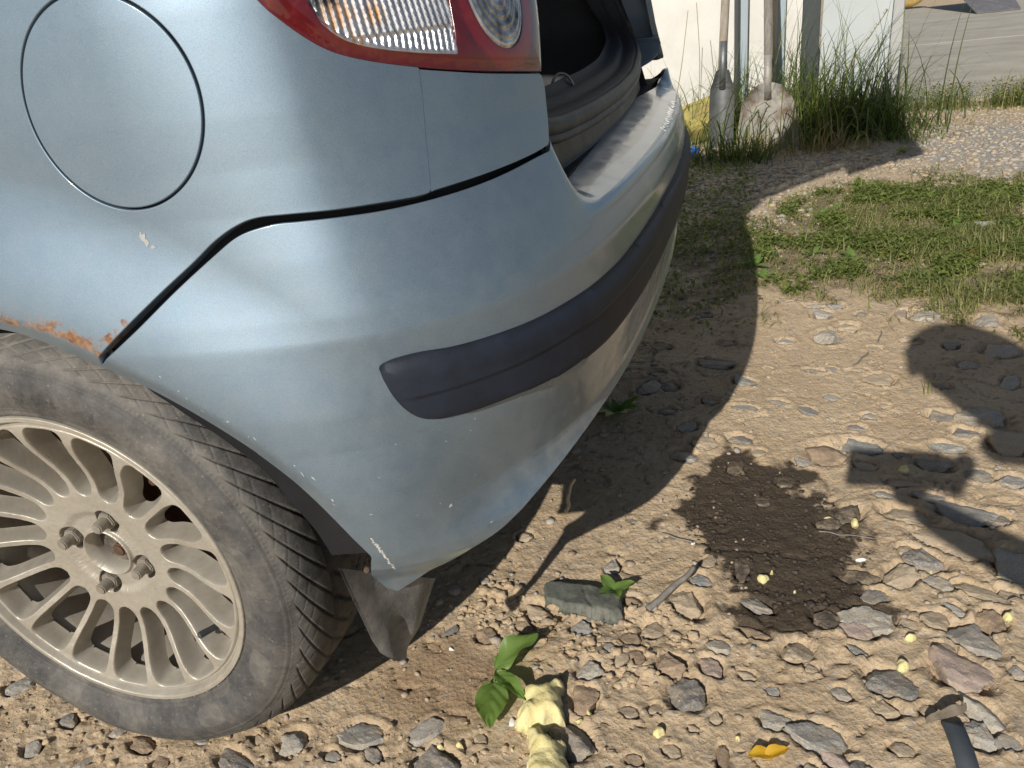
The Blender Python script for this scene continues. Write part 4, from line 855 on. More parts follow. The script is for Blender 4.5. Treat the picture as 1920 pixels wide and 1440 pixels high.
def stone_shape(seed, sub=3, ang=True):
    rs = np.random.RandomState(seed); bm = bmesh.new(); bmesh.ops.create_icosphere(bm, subdivisions=sub, radius=1.)
    pl = rs.randn(16, 3); pl /= np.linalg.norm(pl, axis=1)[:, None]; dd_ = .60 + .34 * rs.rand(16)
    pl = np.vstack([pl, [[.05, .1, 1]]]); pl[-1] /= np.linalg.norm(pl[-1]); dd_ = np.r_[dd_, .55 + .25 * rs.rand()]
    V = np.array([tuple(v.co) for v in bm.verts]); k = 1 / np.maximum((V @ pl.T) / dd_, 0.02).max(1); k = np.minimum(k, 1.15); V = V * k[:, None]
    if sub > 2:
        n = fbm(V[:, 0] * 2.6 + seed, V[:, 1] * 2.6 + V[:, 2] * 2.1, 3, seed % 40) - .5; n2 = ridged(V[:, 0] * 3.5 + seed, V[:, 1] * 2.5 + V[:, 2] * 3, 3, seed % 37); V = V * (1 + .34 * n - .10 * n2)[:, None]
    V[:, 0] /= np.abs(V[:, 0]).max(); V[:, 1] /= np.abs(V[:, 1]).max(); V[:, 2] /= V[:, 2].max()
    me = bpy.data.meshes.new('stone'); me.from_pydata([tuple(v) for v in V], [], [tuple(v.index for v in f.verts) for f in bm.faces]); bm.free()
    me.polygons.foreach_set('use_smooth', [True] * len(me.polygons)); me.update(); me.set_sharp_from_angle(angle=math.radians(24))
    return me
_cache = {}
def stone_mesh(shape, kind, sub):
    if (shape, kind, sub) not in _cache:
        me = stone_shape(100 + shape, sub); me.materials.append(SM[kind]); _cache[(shape, kind, sub)] = me
    return _cache[(shape, kind, sub)]
def put_stone(x, y, rx, ry, a, kd, pr, z, name='stone', parent=ground, sub=3, shape=None):
    o = bpy.data.objects.new(name, stone_mesh(random.randrange(9) if shape is None else shape, kd, sub)); COL.objects.link(o)
    rz = min(rx, ry) * (.26 + .40 * pr); o.location = (x, y, z - rz * (.78 - .70 * pr)); o.scale = (rx * 1.08, ry * 1.08, rz)
    o.rotation_euler = (random.uniform(-.16, .16), random.uniform(-.16, .16), a)
    if parent: o.parent = parent
    return o
for (cx, cy, rx, ry, a, kd, pr, big, bi), z0 in zip(ALLST, BASEH):
    if not big and masks(np.array([cx]), np.array([cy]))['stain'][0] > .55: kd = 7
    if not big: put_stone(cx, cy, rx, ry, a, kd, pr, z0, sub=4 if rx > .018 else 3)
    else:
        b = BIG[bi]; o = put_stone(cx, cy, rx, ry, a, kd, pr, z0, 'rock' if b[8] == 'rock' else 'loose_stone', None, 4, bi % 9); tag(o, b[7], b[8])
# pebbles too small to pick apart
def scatter_stones(name, n, area, size, kinds, dens=None, seed=1, sub=1):
    rs = np.random.RandomState(seed); (x0, x1, y0, y1) = area; VV = []; FF = []; MI = []; b = 0; bases = []
    for k in range(6):
        bm = bmesh.new(); bmesh.ops.create_icosphere(bm, subdivisions=sub, radius=1.); v = np.array([tuple(q.co) for q in bm.verts]); pl = rs.randn(7, 3); pl /= np.linalg.norm(pl, axis=1)[:, None]; kk = 1 / np.maximum(v @ pl.T / .75, .02).max(1); v = v * np.minimum(kk, 1.1)[:, None]
        bases.append((v, np.array([[q.index for q in f.verts] for f in bm.faces]))); bm.free()
    cnt = 0
    xs = rs.uniform(x0, x1, n * 6); ys = rs.uniform(y0, y1, n * 6); keep = np.ones(len(xs), bool)
    if dens is not None: keep = rs.rand(len(xs)) < dens(xs, ys)
    xs = xs[keep][:n]; ys = ys[keep][:n]; hs = H(xs, ys)
    for x, y, h in zip(xs, ys, hs):
        v, f = bases[rs.randint(6)]; s_ = size[0] * (size[1] / size[0]) ** (rs.rand() ** 2.2); sc = s_ * np.array([1, rs.uniform(.6, 1), rs.uniform(.35, .7)]); a = rs.uniform(0, 6.28); q = v * sc; q = np.stack([q[:, 0] * math.cos(a) - q[:, 1] * math.sin(a), q[:, 0] * math.sin(a) + q[:, 1] * math.cos(a), q[:, 2]], 1)
        VV.append(q + [x, y, h + s_ * .12]); FF.append(f + b); b += len(v); MI += [kinds[rs.randint(len(kinds))]] * len(f)
    o = mk(name, np.vstack(VV), np.vstack(FF), None, None, False); us = sorted(set(MI))
    for k in us: o.data.materials.append(SM[k])
    o.data.polygons.foreach_set('material_index', [us.index(k) for k in MI]); o['kind'] = 'stuff'; return o
o = scatter_stones('gravel', 4200, (-.5, 2.2, -.15, 2.2), (.0016, .0075), [0, 3, 3, 3, 6, 3, 2], lambda x, y: (.25 + .5 * fbm(x * 5, y * 5, 3, 12)) * (1 - .93 * masks(x, y)['stain']), 3); tag(o, 'small pebbles and grit scattered over the sandy ground', 'gravel', kind='stuff')
def gd(x, y): M = masks(x, y); return .9 * M['gravel'] + .5 * M['far'] * (y < 5.2) + .12
o = scatter_stones('gravel', 12000, (.2, 4.2, 1.9, 5.3), (.0045, .020), [1, 3, 3, 0, 0, 3, 6], gd, 5); tag(o, 'pale crushed gravel between the greenery and the white wall', 'gravel', kind='stuff')
o = scatter_stones('gravel', 1500, (-.6, .75, .2, 3.4), (.003, .014), [0, 3, 4, 6, 1], None, 8); tag(o, 'scattered stones on the shaded ground under the car', 'gravel', kind='stuff')
# clods of dried mud
def clods(n, poly, size, seed):
    rs = np.random.RandomState(seed); lo, hi = poly.min(0), poly.max(0); VV = []; FF = []; b = 0; c = 0
    bm = bmesh.new(); bmesh.ops.create_icosphere(bm, subdivisions=2, radius=1.); v0 = np.array([tuple(q.co) for q in bm.verts]); f0 = np.array([[q.index for q in f.verts] for f in bm.faces]); bm.free()
    while c < n:
        x, y = rs.uniform(lo[0], hi[0]), rs.uniform(lo[1], hi[1])
        if not inpoly(np.array([x]), np.array([y]), poly)[0]: continue
        s_ = size[0] * (size[1] / size[0]) ** (rs.rand() ** 2); v = v0 * (1 + 1.5 * (fbm(v0[:, 0] * 2 + c, v0[:, 1] * 2 + v0[:, 2] * 1.7 + c, 3, c % 30) - .5))[:, None] * s_ * np.array([1, rs.uniform(.6, 1), .6])
        VV.append(v + [x, y, H(x, y)[0] + s_ * .15]); FF.append(f0 + b); b += len(v); c += 1
    return mk('mud_clods', np.vstack(VV), np.vstack(FF), gmat, None, True)
o = clods(240, rough_p, (.003, .011), 2); tag(o, 'crumbly clods of dried mud beside the mudflap shadow', 'mud', kind='stuff')
o = clods(220, GP([(-50, 1250), (250, 1340), (600, 1350), (900, 1350), (1200, 1400), (1200, 1470), (-100, 1470)]), (.002, .006), 4); tag(o, 'small crumbs of earth in front of the tyre', 'earth', kind='stuff')

OILM = simple('oily_crumbs', (.045, .033, .023), .6, 0, .5, 60, .002, 200, dust=(.16, .12, .08), dustamt=(.55, .8))
o = clods(900, stain_p, (.0012, .0055), 6); o.data.materials.clear(); o.data.materials.append(OILM); tag(o, 'dark crumbs of oil soaked earth in the stain', 'earth', kind='stuff')
# concrete slab beyond the weeds
def concrete():
    t = NT('weathered_concrete'); c = t.mix(t.ramp(t.noise(2.2, 7, .7), .3, .7), (.33, .31, .26), (.46, .43, .37)); mp = t.n('ShaderNodeMapping', {'Scale': (.5, 2.6, 1)}); t.t.links.new(t.tc.outputs['Object'], mp.inputs['Vector'])
    c = t.mix(t.math('MULTIPLY', t.ramp(t.noise(1.1, 5, .7, mp.outputs[0]), .52, .68), .6), c, (.17, .16, .14)); c = t.mix(t.math('MULTIPLY', t.ramp(t.noise(50, 6, .75), .5, .75), .35), c, (.55, .53, .47))
    return t.p(Base_Color=c, Roughness=.9, Normal=t.bump(t.noise(60, 6, .7), .006, .7))
CONC = concrete()
for k, (y0, y1) in enumerate(((slab_y, 8.62), (8.64, 15.4))):
    m = MB(); m.box(((1.62 + 14) / 2, (y0 + y1) / 2, -.05), (14 - 1.62, y1 - y0, .16)); o = m.build('concrete_slab', CONC, None, bevel=.012); o['kind'] = 'structure'
# ------------------------------------------------------------------ the white wall, boards and tools behind
def gh(x, y): return float(H(x, y)[0])
def painted(name, col, d=(.35, .32, .26), amt=(.55, .8), rough=.55): return simple(name, col, rough, 0, .06, 4, .0006, 40, dust=d, dustamt=amt)
WHITE = painted('white_painted_wall', (.60, .595, .565), (.47, .45, .40), (.48, .8)); PALEB = painted('pale_blue_sheet', (.42, .46, .47), (.32, .33, .31)); BLUEG = painted('blue_grey_steel', (.30, .36, .40)); GREYP = painted('grey_frame_steel', (.36, .37, .37)); DARKG = painted('dark_green_grey', (.035, .045, .048), (.05, .055, .05))
def xat(px, y, py=60): return onY((px, py), y)[0]
WY = 4.55
m = MB(); x1 = xat(1503, WY); m.box(((x1 - 3.4) / 2, WY + .15, 1.45), (x1 + 3.4, .3, 3.1)); wb = m.build('white_wall', WHITE, None); centre(wb)
tag(wb, 'white painted wall of the building behind the tall grass', 'wall')
def board(name, px0, px1, y, z1, mat, label, cat, th=.03, lean=0., py=60, z0=-.02):
    a, b = xat(px0, y, py), xat(px1, y, py); m = MB()
    m.prism([(a, z0), (b, z0), (b + lean, z1), (a + lean, z1)], (0, y, 0), (1, 0, 0), (0, 0, 1), (0, 1, 0), th); o = m.build(name, mat, None, bevel=.003); centre(o); tag(o, label, cat); return o
board('steel_strip', 1384, 1402, WY - .06, 2.2, BLUEG, 'narrow blue grey strip on the white wall right of the first wooden handle', 'board', .03)
board('steel_strip', 1457, 1472, WY - .05, 2.3, BLUEG, 'narrow blue grey strip on the white wall right of the second handle', 'board', .03)
board('gap_shade_panel', 1503, 1537, WY + .02, 2.6, DARKG, 'dark green grey panel painted as the shaded gap between the white wall and the pale sheet', 'post', .08)  # dark panel stands in for the shade inside the doorway gap
sh = board('pale_sheet', 1539, 1668, WY - .12, 2.1, PALEB, 'pale blue grey metal sheet standing behind the thick grass', 'panel', .025, .02)
board('frame_post', 1670, 1690, WY - .14, 2.15, GREYP, 'grey square post at the right end of the pale sheet', 'post', .06, .02)
def wood(name, c1, c2):
    t = NT(name); mp = t.n('ShaderNodeMapping', {'Scale': (60, 60, 3)}); t.t.links.new(t.tc.outputs['Object'], mp.inputs['Vector']); f = t.noise(1, 5, .7, mp.outputs[0]); c = t.mix(t.ramp(f, .3, .7), c1, c2); return t.p(Base_Color=c, Roughness=.8, Normal=t.bump(f, .002, .7))
OLDW = wood('weathered_wood', (.20, .17, .135), (.36, .32, .27)); OLDD = wood('dark_weathered_wood', (.12, .11, .10), (.25, .23, .205)); LIGHTW = wood('light_wood', (.42, .34, .22), (.60, .51, .36))
SPADE = simple('grey_spade_steel', (.16, .17, .175), .5, .6, .25, 12, .0006, 60, dust=(.22, .19, .15), dustamt=(.5, .75)); RUSTY = simple('stained_steel_blade', (.30, .285, .26), .6, .25, .3, 10, .001, 40, dust=(.13, .085, .05), dustamt=(.48, .6))
def shovel(label, hx, bx, y, bw, bh, hand_w, hm, bm_, lean=.03, top=1.5, flare=1.25):
    """handle and blade standing on its edge, leaning on the wall behind"""
    g0 = gh(bx, y); t = thing('shovel', label, 'shovel', (bx, y, g0))
    m = MB(); P = [(hx + (bx - hx) * (1 - k) , y + .05 + k * (WY - y - .12) , g0 + bh * .8 + k * top) for k in np.linspace(0, 1, 8)]
    m.tube(P, hand_w, 10); m.build('handle', hm, t, True)
    X_, Z_ = np.meshgrid(np.linspace(-1, 1, 15), np.linspace(0, 1, 12), indexing='ij'); wd = bw / 2 * (1 + (flare - 1) * (1 - Z_)) * (1 - .45 * sst(.75, 1, Z_)); 
    Yb = .03 * (X_ ** 2) * -1 + .05 * Z_ * .6; V = np.stack([bx + X_ * wd + (Z_ * (hx - bx) * .12), y + Yb, g0 - .02 + Z_ * bh + .01 * np.cos(X_ * 2)], -1).reshape(-1, 3); g = gridf(15, 12); k = 180
    m2 = mk('blade', np.vstack([V, V + [0, .004, 0]]), np.vstack([g, g[:, ::-1] + k]), bm_, t)
    m = MB(); m.tube([(bx + (hx - bx) * .1, y + .035, g0 + bh * .72), (bx + (hx - bx) * .2, y + .05, g0 + bh + .12)], [.024, .020], 10); m.build('socket', bm_, t, True); return t
p0 = onZ((1362, 262)); shovel('grey steel spade with a weathered wooden handle, left of the two leaning on the wall', xat(1376, 4.3, 40), xat(1352, 4.0, 190), 4.0, .13, .42, .023, OLDW, SPADE, flare=1.0)
shovel('wide stained scraper shovel on a dark wooden handle in the middle of the grass', xat(1428, 4.3, 40), xat(1440, 3.92, 230), 3.92, .24, .34, .024, OLDD, RUSTY, flare=1.4)
m = MB(); xa = xat(1448, 4.42, 30); m.tube([(xa + .0, 4.36, .2), (xa + .005, 4.40, 1.0), (xa + .02, 4.42, 1.9)], .018, 10); o = m.build('wooden_stick', LIGHTW, None, True); centre(o); tag(o, 'pale thin wooden stick leaning right behind the dark handle', 'stick')
# green rounded plastic lid in the grass, yellow canister, blue scrap
YEL = simple('yellow_plastic', (.40, .34, .09), .5, 0, .2, 9, .0004, 60, dust=(.17, .14, .08), dustamt=(.42, .62)); ORG = simple('orange_plastic', (.72, .24, .02), .4, 0, .1, 20, 0); BLUEP = simple('blue_plastic', (.02, .12, .5), .4, 0, .1, 20, 0); GREENP = simple('dark_green_plastic', (.02, .07, .05), .5, 0, .2, 20, 0)
c = onZ((1318, 250), .05); t = thing('plastic_canister', 'dirty yellow plastic container lying in the grass behind the bumper', 'container', (c[0], c[1], gh(c[0], c[1])))
R3 = np.array(Euler((math.radians(28), math.radians(-14), math.radians(18))).to_matrix()); m = MB(); cc_ = np.array([c[0], c[1], .16])
m.box(cc_, (.21, .24, .012), R3)
for dx, dy, sx, sy in ((-.10, 0, .012, .24), (.10, 0, .012, .24), (0, -.115, .2, .012), (0, .115, .2, .012)): m.box(cc_ + R3 @ np.array([dx, dy, -.04]), (sx, sy, .08), R3)
m.build('tray', YEL, t, bevel=.004); m = MB(); m.box(cc_ + R3 @ np.array([.10, -.05, .004]), (.05, .10, .022), R3); m.box(cc_ + R3 @ np.array([.118, -.05, -.03]), (.016, .09, .07), R3); m.build('orange_cap', ORG, t, bevel=.004)
c = onZ((1302, 290), .02); m = MB(); m.prism([(0, 0), (.05, .01), (.06, .05), (.02, .07), (-.01, .04)], (c[0] - .03, c[1], gh(c[0], c[1]) + .0), (1, 0, 0), (0, .6, .8), (0, -.8, .6), .006); o = m.build('plastic_scrap', BLUEP, None); centre(o); tag(o, 'bright blue scrap of plastic on the ground beside the bumper', 'scrap')
# far end of the slab: small wheel, ramp of tread plate, weeds
c = onZ((1703, 14), .03); 
def far_wheel(c):
    t = thing('cart_wheel', 'small yellow rimmed wheel far off at the end of the concrete', 'wheel', (c[0], c[1], .03)); prof = [(.16, -.09), (.24, -.10), (.30, -.07), (.31, 0), (.30, .07), (.24, .10), (.16, .09)]
    A_, I_ = np.meshgrid(np.linspace(0, 2 * math.pi, 28, endpoint=False), np.arange(7), indexing='ij'); pr = np.array(prof); V = np.stack([c[0] + pr[I_, 0] * np.cos(A_), c[1] + pr[I_, 1], .34 + pr[I_, 0] * np.sin(A_)], -1).reshape(-1, 3); mk('tyre', V, gridf(28, 7, True), simple('ochre_tyre', (.35, .24, .08), .7), t)
    m = MB(); m.prism([(.17 * math.cos(a), .17 * math.sin(a)) for a in np.linspace(0, 6.28, 20, endpoint=False)], (c[0], c[1] - .03, .34), (1, 0, 0), (0, 0, 1), (0, 1, 0), .06); m.build('hub', simple('red_hub', (.3, .06, .04), .6), t)
far_wheel(c)
def tread_plate():
    a = onZ((1832, 22), .06); b = onZ((1990, 22), .06); t = thing('steel_ramp', 'grey diamond plate steel ramp at the far end of the concrete', 'ramp', ((a[0] + b[0]) / 2, a[1], .03))
    st_ = simple('galvanised_plate', (.30, .29, .30), .45, .6, .15, 10, 0); m = MB(); w_ = b[0] - a[0]; n_ = np.array([0, -.30, .95]); up = np.array([0, .95, .30]); o_ = np.array([a[0], a[1], .035]); m.prism([(0, 0), (w_, 0), (w_, 2.2), (0 - .3, 2.2)], o_, (1, 0, 0), up, n_, .012); m.build('plate', st_, t)
    m = MB(); k = 0
    for i in range(int(w_ / .09)):
        for j in range(18):
            s_ = 1 if (i + j) % 2 else -1; m.box(o_ + np.array([i * .09 + .05, 0, 0]) + up * (j * .09 + .05) + n_ * .013, (.06, .02, .006), np.array([[math.cos(.7 * s_), -math.sin(.7 * s_), 0], [math.sin(.7 * s_) * .95, math.cos(.7 * s_) * .95, -.3], [math.sin(.7 * s_) * .3, math.cos(.7 * s_) * .3, .95]]))
    o = m.build('tread_bars', st_, t); o['kind'] = 'stuff'
tread_plate()

# ------------------------------------------------------------------ plants
def leafmat(name, c1, c2, rough=.5, trans=.42):
    t = NT(name); oi = t.n('ShaderNodeObjectInfo'); geo = t.n('ShaderNodeNewGeometry'); f = t.math('ADD', t.math('MULTIPLY', geo.outputs['Random Per Island'], .8), t.math('MULTIPLY', t.noise(30, 3), .3))
    c = t.mix(t.ramp(f, .05, 1.0), c1, c2); t.p(Base_Color=c, Roughness=rough, Normal=t.bump(t.noise(180, 3), .0006, .6), Specular_IOR_Level=.4)
    out = t.t.nodes['Material Output']; tl = t.n('ShaderNodeBsdfTranslucent'); cc = t.mix(1., c, (1.3, 1.5, .5), 'MULTIPLY'); t.set(tl, 'Color', cc); mx = t.n('ShaderNodeMixShader', {0: trans}); t.t.links.new(t.b.outputs[0], mx.inputs[1]); t.t.links.new(tl.outputs[0], mx.inputs[2]); t.t.links.new(mx.outputs[0], out.inputs['Surface']); return t.m
GRASS = leafmat('grass_blades', (.07, .11, .03), (.25, .28, .09)); DRYG = leafmat('dry_grass', (.22, .17, .08), (.42, .36, .18), .7, .2); CLOV = leafmat('clover', (.09, .13, .035), (.25, .29, .08)); BROAD = leafmat('broad_leaf', (.12, .22, .05), (.21, .32, .09), .42)
DARKGR = leafmat('dark_grass', (.045, .075, .024), (.15, .19, .06)); SHORT = leafmat('short_grass', (.11, .145, .045), (.34, .34, .14)); YLEAF = leafmat('yellow_leaf', (.62, .36, .02), (.72, .46, .05), .6)
def blades(name, pts, length, width, lean, mat, seed, parent=None, seg=5, dirbias=None, curl=1.0):
    rs = np.random.RandomState(seed); n = len(pts); pts = np.asarray(pts, float); L = rs.uniform(length[0], length[1], n); a = rs.uniform(0, 2 * math.pi, n)
    ln = rs.uniform(lean[0], lean[1], n); t = np.linspace(0, 1, seg + 1); d = np.stack([np.cos(a), np.sin(a)], 1)
    if dirbias is not None: d = d + np.array(dirbias); d /= np.linalg.norm(d, axis=1)[:, None]
    s_ = np.stack([-d[:, 1], d[:, 0]], 1); W_ = rs.uniform(width[0], width[1], n)
    bend = ln[:, None] * (t[None] ** 2) * curl + ln[:, None] * t[None] * .35; ang = np.cumsum(np.concatenate([np.zeros((n, 1)), np.diff(bend, axis=1)], 1) * 1.6 + ln[:, None] * .12, axis=1)
    dt = L[:, None] / seg; hx = np.concatenate([np.zeros((n, 1)), np.cumsum(np.sin(ang[:, 1:]) * dt, 1)], 1); hz = np.concatenate([np.zeros((n, 1)), np.cumsum(np.cos(ang[:, 1:]) * dt, 1)], 1)
    w_ = W_[:, None] * (1 - t[None] ** 1.6) * .5 + .0002
    C = np.stack([pts[:, 0, None] + d[:, 0, None] * hx, pts[:, 1, None] + d[:, 1, None] * hx, pts[:, 2, None] + hz], -1)
    Sd = np.stack([s_[:, 0, None] * w_, s_[:, 1, None] * w_, 0 * w_], -1); V = np.stack([C - Sd, C + Sd], 2).reshape(-1, 3)
    k = (seg + 1) * 2; b = (np.arange(n) * k)[:, None]; q = np.concatenate([np.stack([b + 2 * i, b + 2 * i + 1, b + 2 * i + 3, b + 2 * i + 2], -1) for i in range(seg)], 1).reshape(-1, 4)
    return mk(name, V, q, mat, parent, False)
def scatter_pts(n, x0, x1, y0, y1, dens, seed):
    rs = np.random.RandomState(seed); out = []; c = 0
    while c < n:
        x = rs.uniform(x0, x1, n * 2); y = rs.uniform(y0, y1, n * 2); k = rs.rand(n * 2) < dens(x, y); out.append(np.stack([x[k], y[k]], 1)); c += k.sum()
        if len(out) > 40: break
    P = np.vstack(out)[:n]; return np.column_stack([P, H(P[:, 0], P[:, 1])])
# tall tufts along the wall
TUFTS = [((1265, 205), 110, (.2, .50), GRASS, 'light green grass tuft in front of the white wall next to the car'), ((1325, 215), 170, (.25, .62), GRASS, 'thin arching grass tuft behind the yellow container'), ((1300, 235), 40, (.15, .3), GRASS, 'short sparse grass tuft left of the grey spade'),
    ((1372, 300), 190, (.16, .36), DARKGR, 'low grass tuft in front of the grey spade blade'), ((1405, 240), 230, (.25, .6), DARKGR, 'dark grass tuft between the two shovels'), ((1465, 245), 180, (.3, .7), DARKGR, 'dark grass tuft right behind the stained scraper'),
    ((1525, 258), 380, (.32, .9), GRASS, 'biggest and thickest grass tuft in front of the dark gap panel'), ((1575, 245), 380, (.28, .8), DARKGR, 'thick dark grass tuft in front of the pale sheet'), ((1625, 250), 230, (.2, .5), DARKGR, 'dark grass tuft left of the frame post'),
    ((1550, 280), 80, (.12, .28), DRYG, 'dry straw coloured grass tuft at the foot of the thick grass'), ((1700, 262), 45, (.10, .24), GRASS, 'small bright green grass tuft right of the frame post'), ((1420, 285), 60, (.12, .26), DRYG, 'dry grass tuft below the stained scraper blade')]
for i, (p, n, L, mt, lab) in enumerate(TUFTS):
    c = onZ(p); c[1] = min(c[1], 4.3); rs = np.random.RandomState(300 + i); sp = .05 + n * .00024; q = rs.randn(n, 2) * [sp * 1.3, sp * .8]; x = c[0] + q[:, 0]; y = np.minimum(c[1] + q[:, 1], 4.4)
    o = blades('grass_tuft', np.column_stack([x, y, H(x, y)]), L, (.004, .009), (.1, 1.9), mt, 40 + i, seg=7, curl=1.2, dirbias=(0, -.25)); centre(o); tag(o, lab, 'grass', 'tall grass tufts along the wall')
# a few tall seed stalks
for i, (p, q_, lab) in enumerate((((1420, 250), (1475, 30), 'tall single grass stalk leaning right above the scraper'), ((1590, 130), (1665, 18), 'dry seed head stalk crossing the pale sheet'), ((1265, 200), (1290, 20), 'thin pale grass stalk against the white wall near the car'), ((1310, 190), (1306, 5), 'second thin pale stalk upright against the white wall'))):
    a = onY(p, 4.05); b = onY(q_, 4.2); a[2] = max(a[2], .02); m = MB(); m.tube(_catmull([a, (a * .6 + b * .4) + [0.01, 0, .02], b], 5), [.0022] * 6 + [.0018] * 5, 5)
    if i == 1:
        for k in np.linspace(.45, 1, 40): c_ = a * (1 - k) + b * k; m.tube([c_, c_ + [random.uniform(-.012, .012), random.uniform(-.01, .01), random.uniform(.004, .016)]], [.002, .0006], 4)
    o = m.build('grass_stalk', DRYG, None, True); centre(o); tag(o, lab, 'grass stalk')
# low greenery
def dmoss(x, y): M = masks(x, y); return np.clip(M['moss'] * (.05 + .95 * sst(.42, .6, fbm(x * 7, y * 7, 3, 90))), 0, 1)
P = scatter_pts(30000, .3, 3.2, 1.45, 3.4, dmoss, 61); rs = np.random.RandomState(5)
def leaflets(name, P, size, mat, hmax):
    n = len(P); a = rs.uniform(0, 6.283, n); tl = rs.uniform(-.7, .7, (n, 2)); s_ = rs.uniform(size[0], size[1], n)[:, None]; u = np.stack([np.cos(a), np.sin(a), tl[:, 0]], 1) * s_; v = np.stack([-np.sin(a), np.cos(a), tl[:, 1]], 1) * s_ * .62; C = P.copy(); C[:, 2] += rs.uniform(.001, 1, n) ** 1.5 * hmax
    fold = np.array([0, 0, 1.]) * s_ * .25; V = np.stack([C - u, C - v + fold, C + u, C + v + fold], 1).reshape(-1, 3); b = (np.arange(n) * 4)[:, None]; F_ = np.concatenate([np.hstack([b, b + 1, b + 2]), np.hstack([b, b + 2, b + 3])], 0); return mk(name, V, F_, mat, None, False)
o = leaflets('ground_cover', P, (.0035, .0085), CLOV, .028); tag(o, 'low green clover like plants spreading over the gravel', 'ground cover', kind='stuff')
def dgr(x, y): M = masks(x, y); u = sst(.9, 1.5, x) * sst(2.9, 2.3, y); return np.clip(M['green'] * (.06 + .9 * u * sst(.42, .62, fbm(x * 6, y * 6, 3, 95))), 0, 1)
P = scatter_pts(7500, .35, 3.0, 1.25, 3.4, dgr, 62); o = blades('short_grass', P, (.025, .085), (.0016, .0038), (.3, 1.6), SHORT, 63, seg=3); tag(o, 'short tangled grass on the right side of the sandy path', 'grass', kind='stuff')
P = scatter_pts(6000, .35, 3.0, 1.25, 3.6, dgr, 64); o = blades('dry_grass', P, (.03, .08), (.0012, .0024), (1.0, 2.0), DRYG, 65, seg=3); tag(o, 'dry straw lying among the short grass', 'grass', kind='stuff')
def dweed(x, y): return np.clip(sst(.22, .0, np.abs(y - 4.72 + .12 * np.sin(x * 3))) * (.3 + .7 * sst(.35, .6, fbm(x * 6, y * 6, 3, 97))) + .0, 0, 1)
P = scatter_pts(7000, 1.55, 6., 4.3, 5.1, dweed, 66); o = blades('weeds', P, (.04, .16), (.0015, .004), (.1, 1.2), GRASS, 67, seg=3); tag(o, 'low weeds growing along the edge of the concrete', 'weeds', kind='stuff')
P2 = P[::3] + [0, 0, .05]; o = leaflets('weeds', np.vstack([P2 + rs.uniform(-.03, .03, P2.shape) for _ in range(6)]), (.004, .010), CLOV, .08); tag(o, 'small leaves of the weeds along the concrete', 'weeds', kind='stuff')
P = scatter_pts(800, 1.5, 4, 4.3, 4.95, dweed, 68); o = blades('dry_weeds', P, (.10, .28), (.0015, .003), (.05, .6), DRYG, 69, seg=4); tag(o, 'dry reddish stalks standing along the edge of the concrete', 'weeds', kind='stuff')
def dshade(x, y): M = masks(x, y); return np.clip(.6 * sst(.2, .5, fbm(x * 5, y * 5, 3, 98)) * sst(1.3, 1.8, y) * sst(.78, .68, x), 0, 1)
P = scatter_pts(2500, .35, .8, 1.3, 3.6, dshade, 71); o = leaflets('ground_cover', P, (.004, .012), CLOV, .03); tag(o, 'scattered small leaves in the shade right behind the car', 'ground cover', kind='stuff')
# single leaves and small broad leaved plants
def leaf_mesh(L, W_, fold=.18, droop=.5, wav=.06, seed=0, nx=13, ny=8, base=.12):
    t, s_ = np.meshgrid(np.linspace(0, 1, nx), np.linspace(-1, 1, ny + 1), indexing='ij'); wd = W_ / 2 * (np.sin(np.clip(t, 0, 1) ** .85 * math.pi) ** .72 * (1 - base) + base * (1 - t) ** .6 * 0.6 + .0); wd = np.where(t > .995, .0004, wd)
    x = t * L; y = s_ * wd; z = fold * np.abs(y) - droop * L * t ** 2 * .4 + wav * W_ * np.sin(t * 9 + seed) * s_ ** 2 + .05 * W_ * np.cos(t * 14) * (1 - np.abs(s_)) * 0 + .06 * W_ * np.abs(np.sin((np.abs(s_) * 1.6 - t * 3.5) * 3.14))
    V = np.stack([x, y, z], -1).reshape(-1, 3); g = gridf(nx, ny + 1); return V, g
def put_leaf(parent, at_, az, pitch, L, W_, mat, roll=0, seed=0, name='leaf', **kw):
    V, g = leaf_mesh(L, W_, seed=seed, **kw); R3 = np.array((Euler((0, 0, az)).to_matrix() @ Euler((0, -pitch, 0)).to_matrix() @ Euler((roll, 0, 0)).to_matrix())); return mk(name, V @ R3.T + np.array(at_), g, mat, parent, True)
PLANTS = [((1412, 505), 7, .05, 'bright green weed with jagged leaves at the edge of the car shadow'), ((1432, 525), 6, .045, 'lowest bright green weed at the tip of the greenery by the shadow edge'), ((1445, 480), 5, .035, 'small leafy weed just right of the shadow edge'),
    ((1525, 478), 5, .04, 'weed with yellowish leaves in the middle of the clover'), ((1600, 490), 4, .05, 'single pair of broad light leaves above the grey stones'), ((1560, 395), 5, .05, 'star shaped light green weed in the upper clover'), ((1740, 375), 5, .05, 'broad leaved weed in the right part of the clover'),
    ((1790, 425), 6, .055, 'dark green leafy weed beside the grey rock'), ((1840, 395), 5, .05, 'leafy weed above the grey rock at the right'), ((1668, 262), 6, .07, 'broad leaved plant at the foot of the thick grass'), ((1690, 290), 5, .05, 'small broad leaved plant in front of the bright grass tuft'),
    ((1600, 350), 4, .04, 'small lone weed on the pale gravel'), ((1155, 775), 9, .06, 'dark green weed in the shade below the bumper'), ((1350, 400), 5, .035, 'weed in the car shadow behind the bumper'), ((1320, 470), 5, .035, 'weed in the car shadow close to the bumper edge'), ((1540, 410), 4, .04, 'tiny weed among the pale gravel patch')]
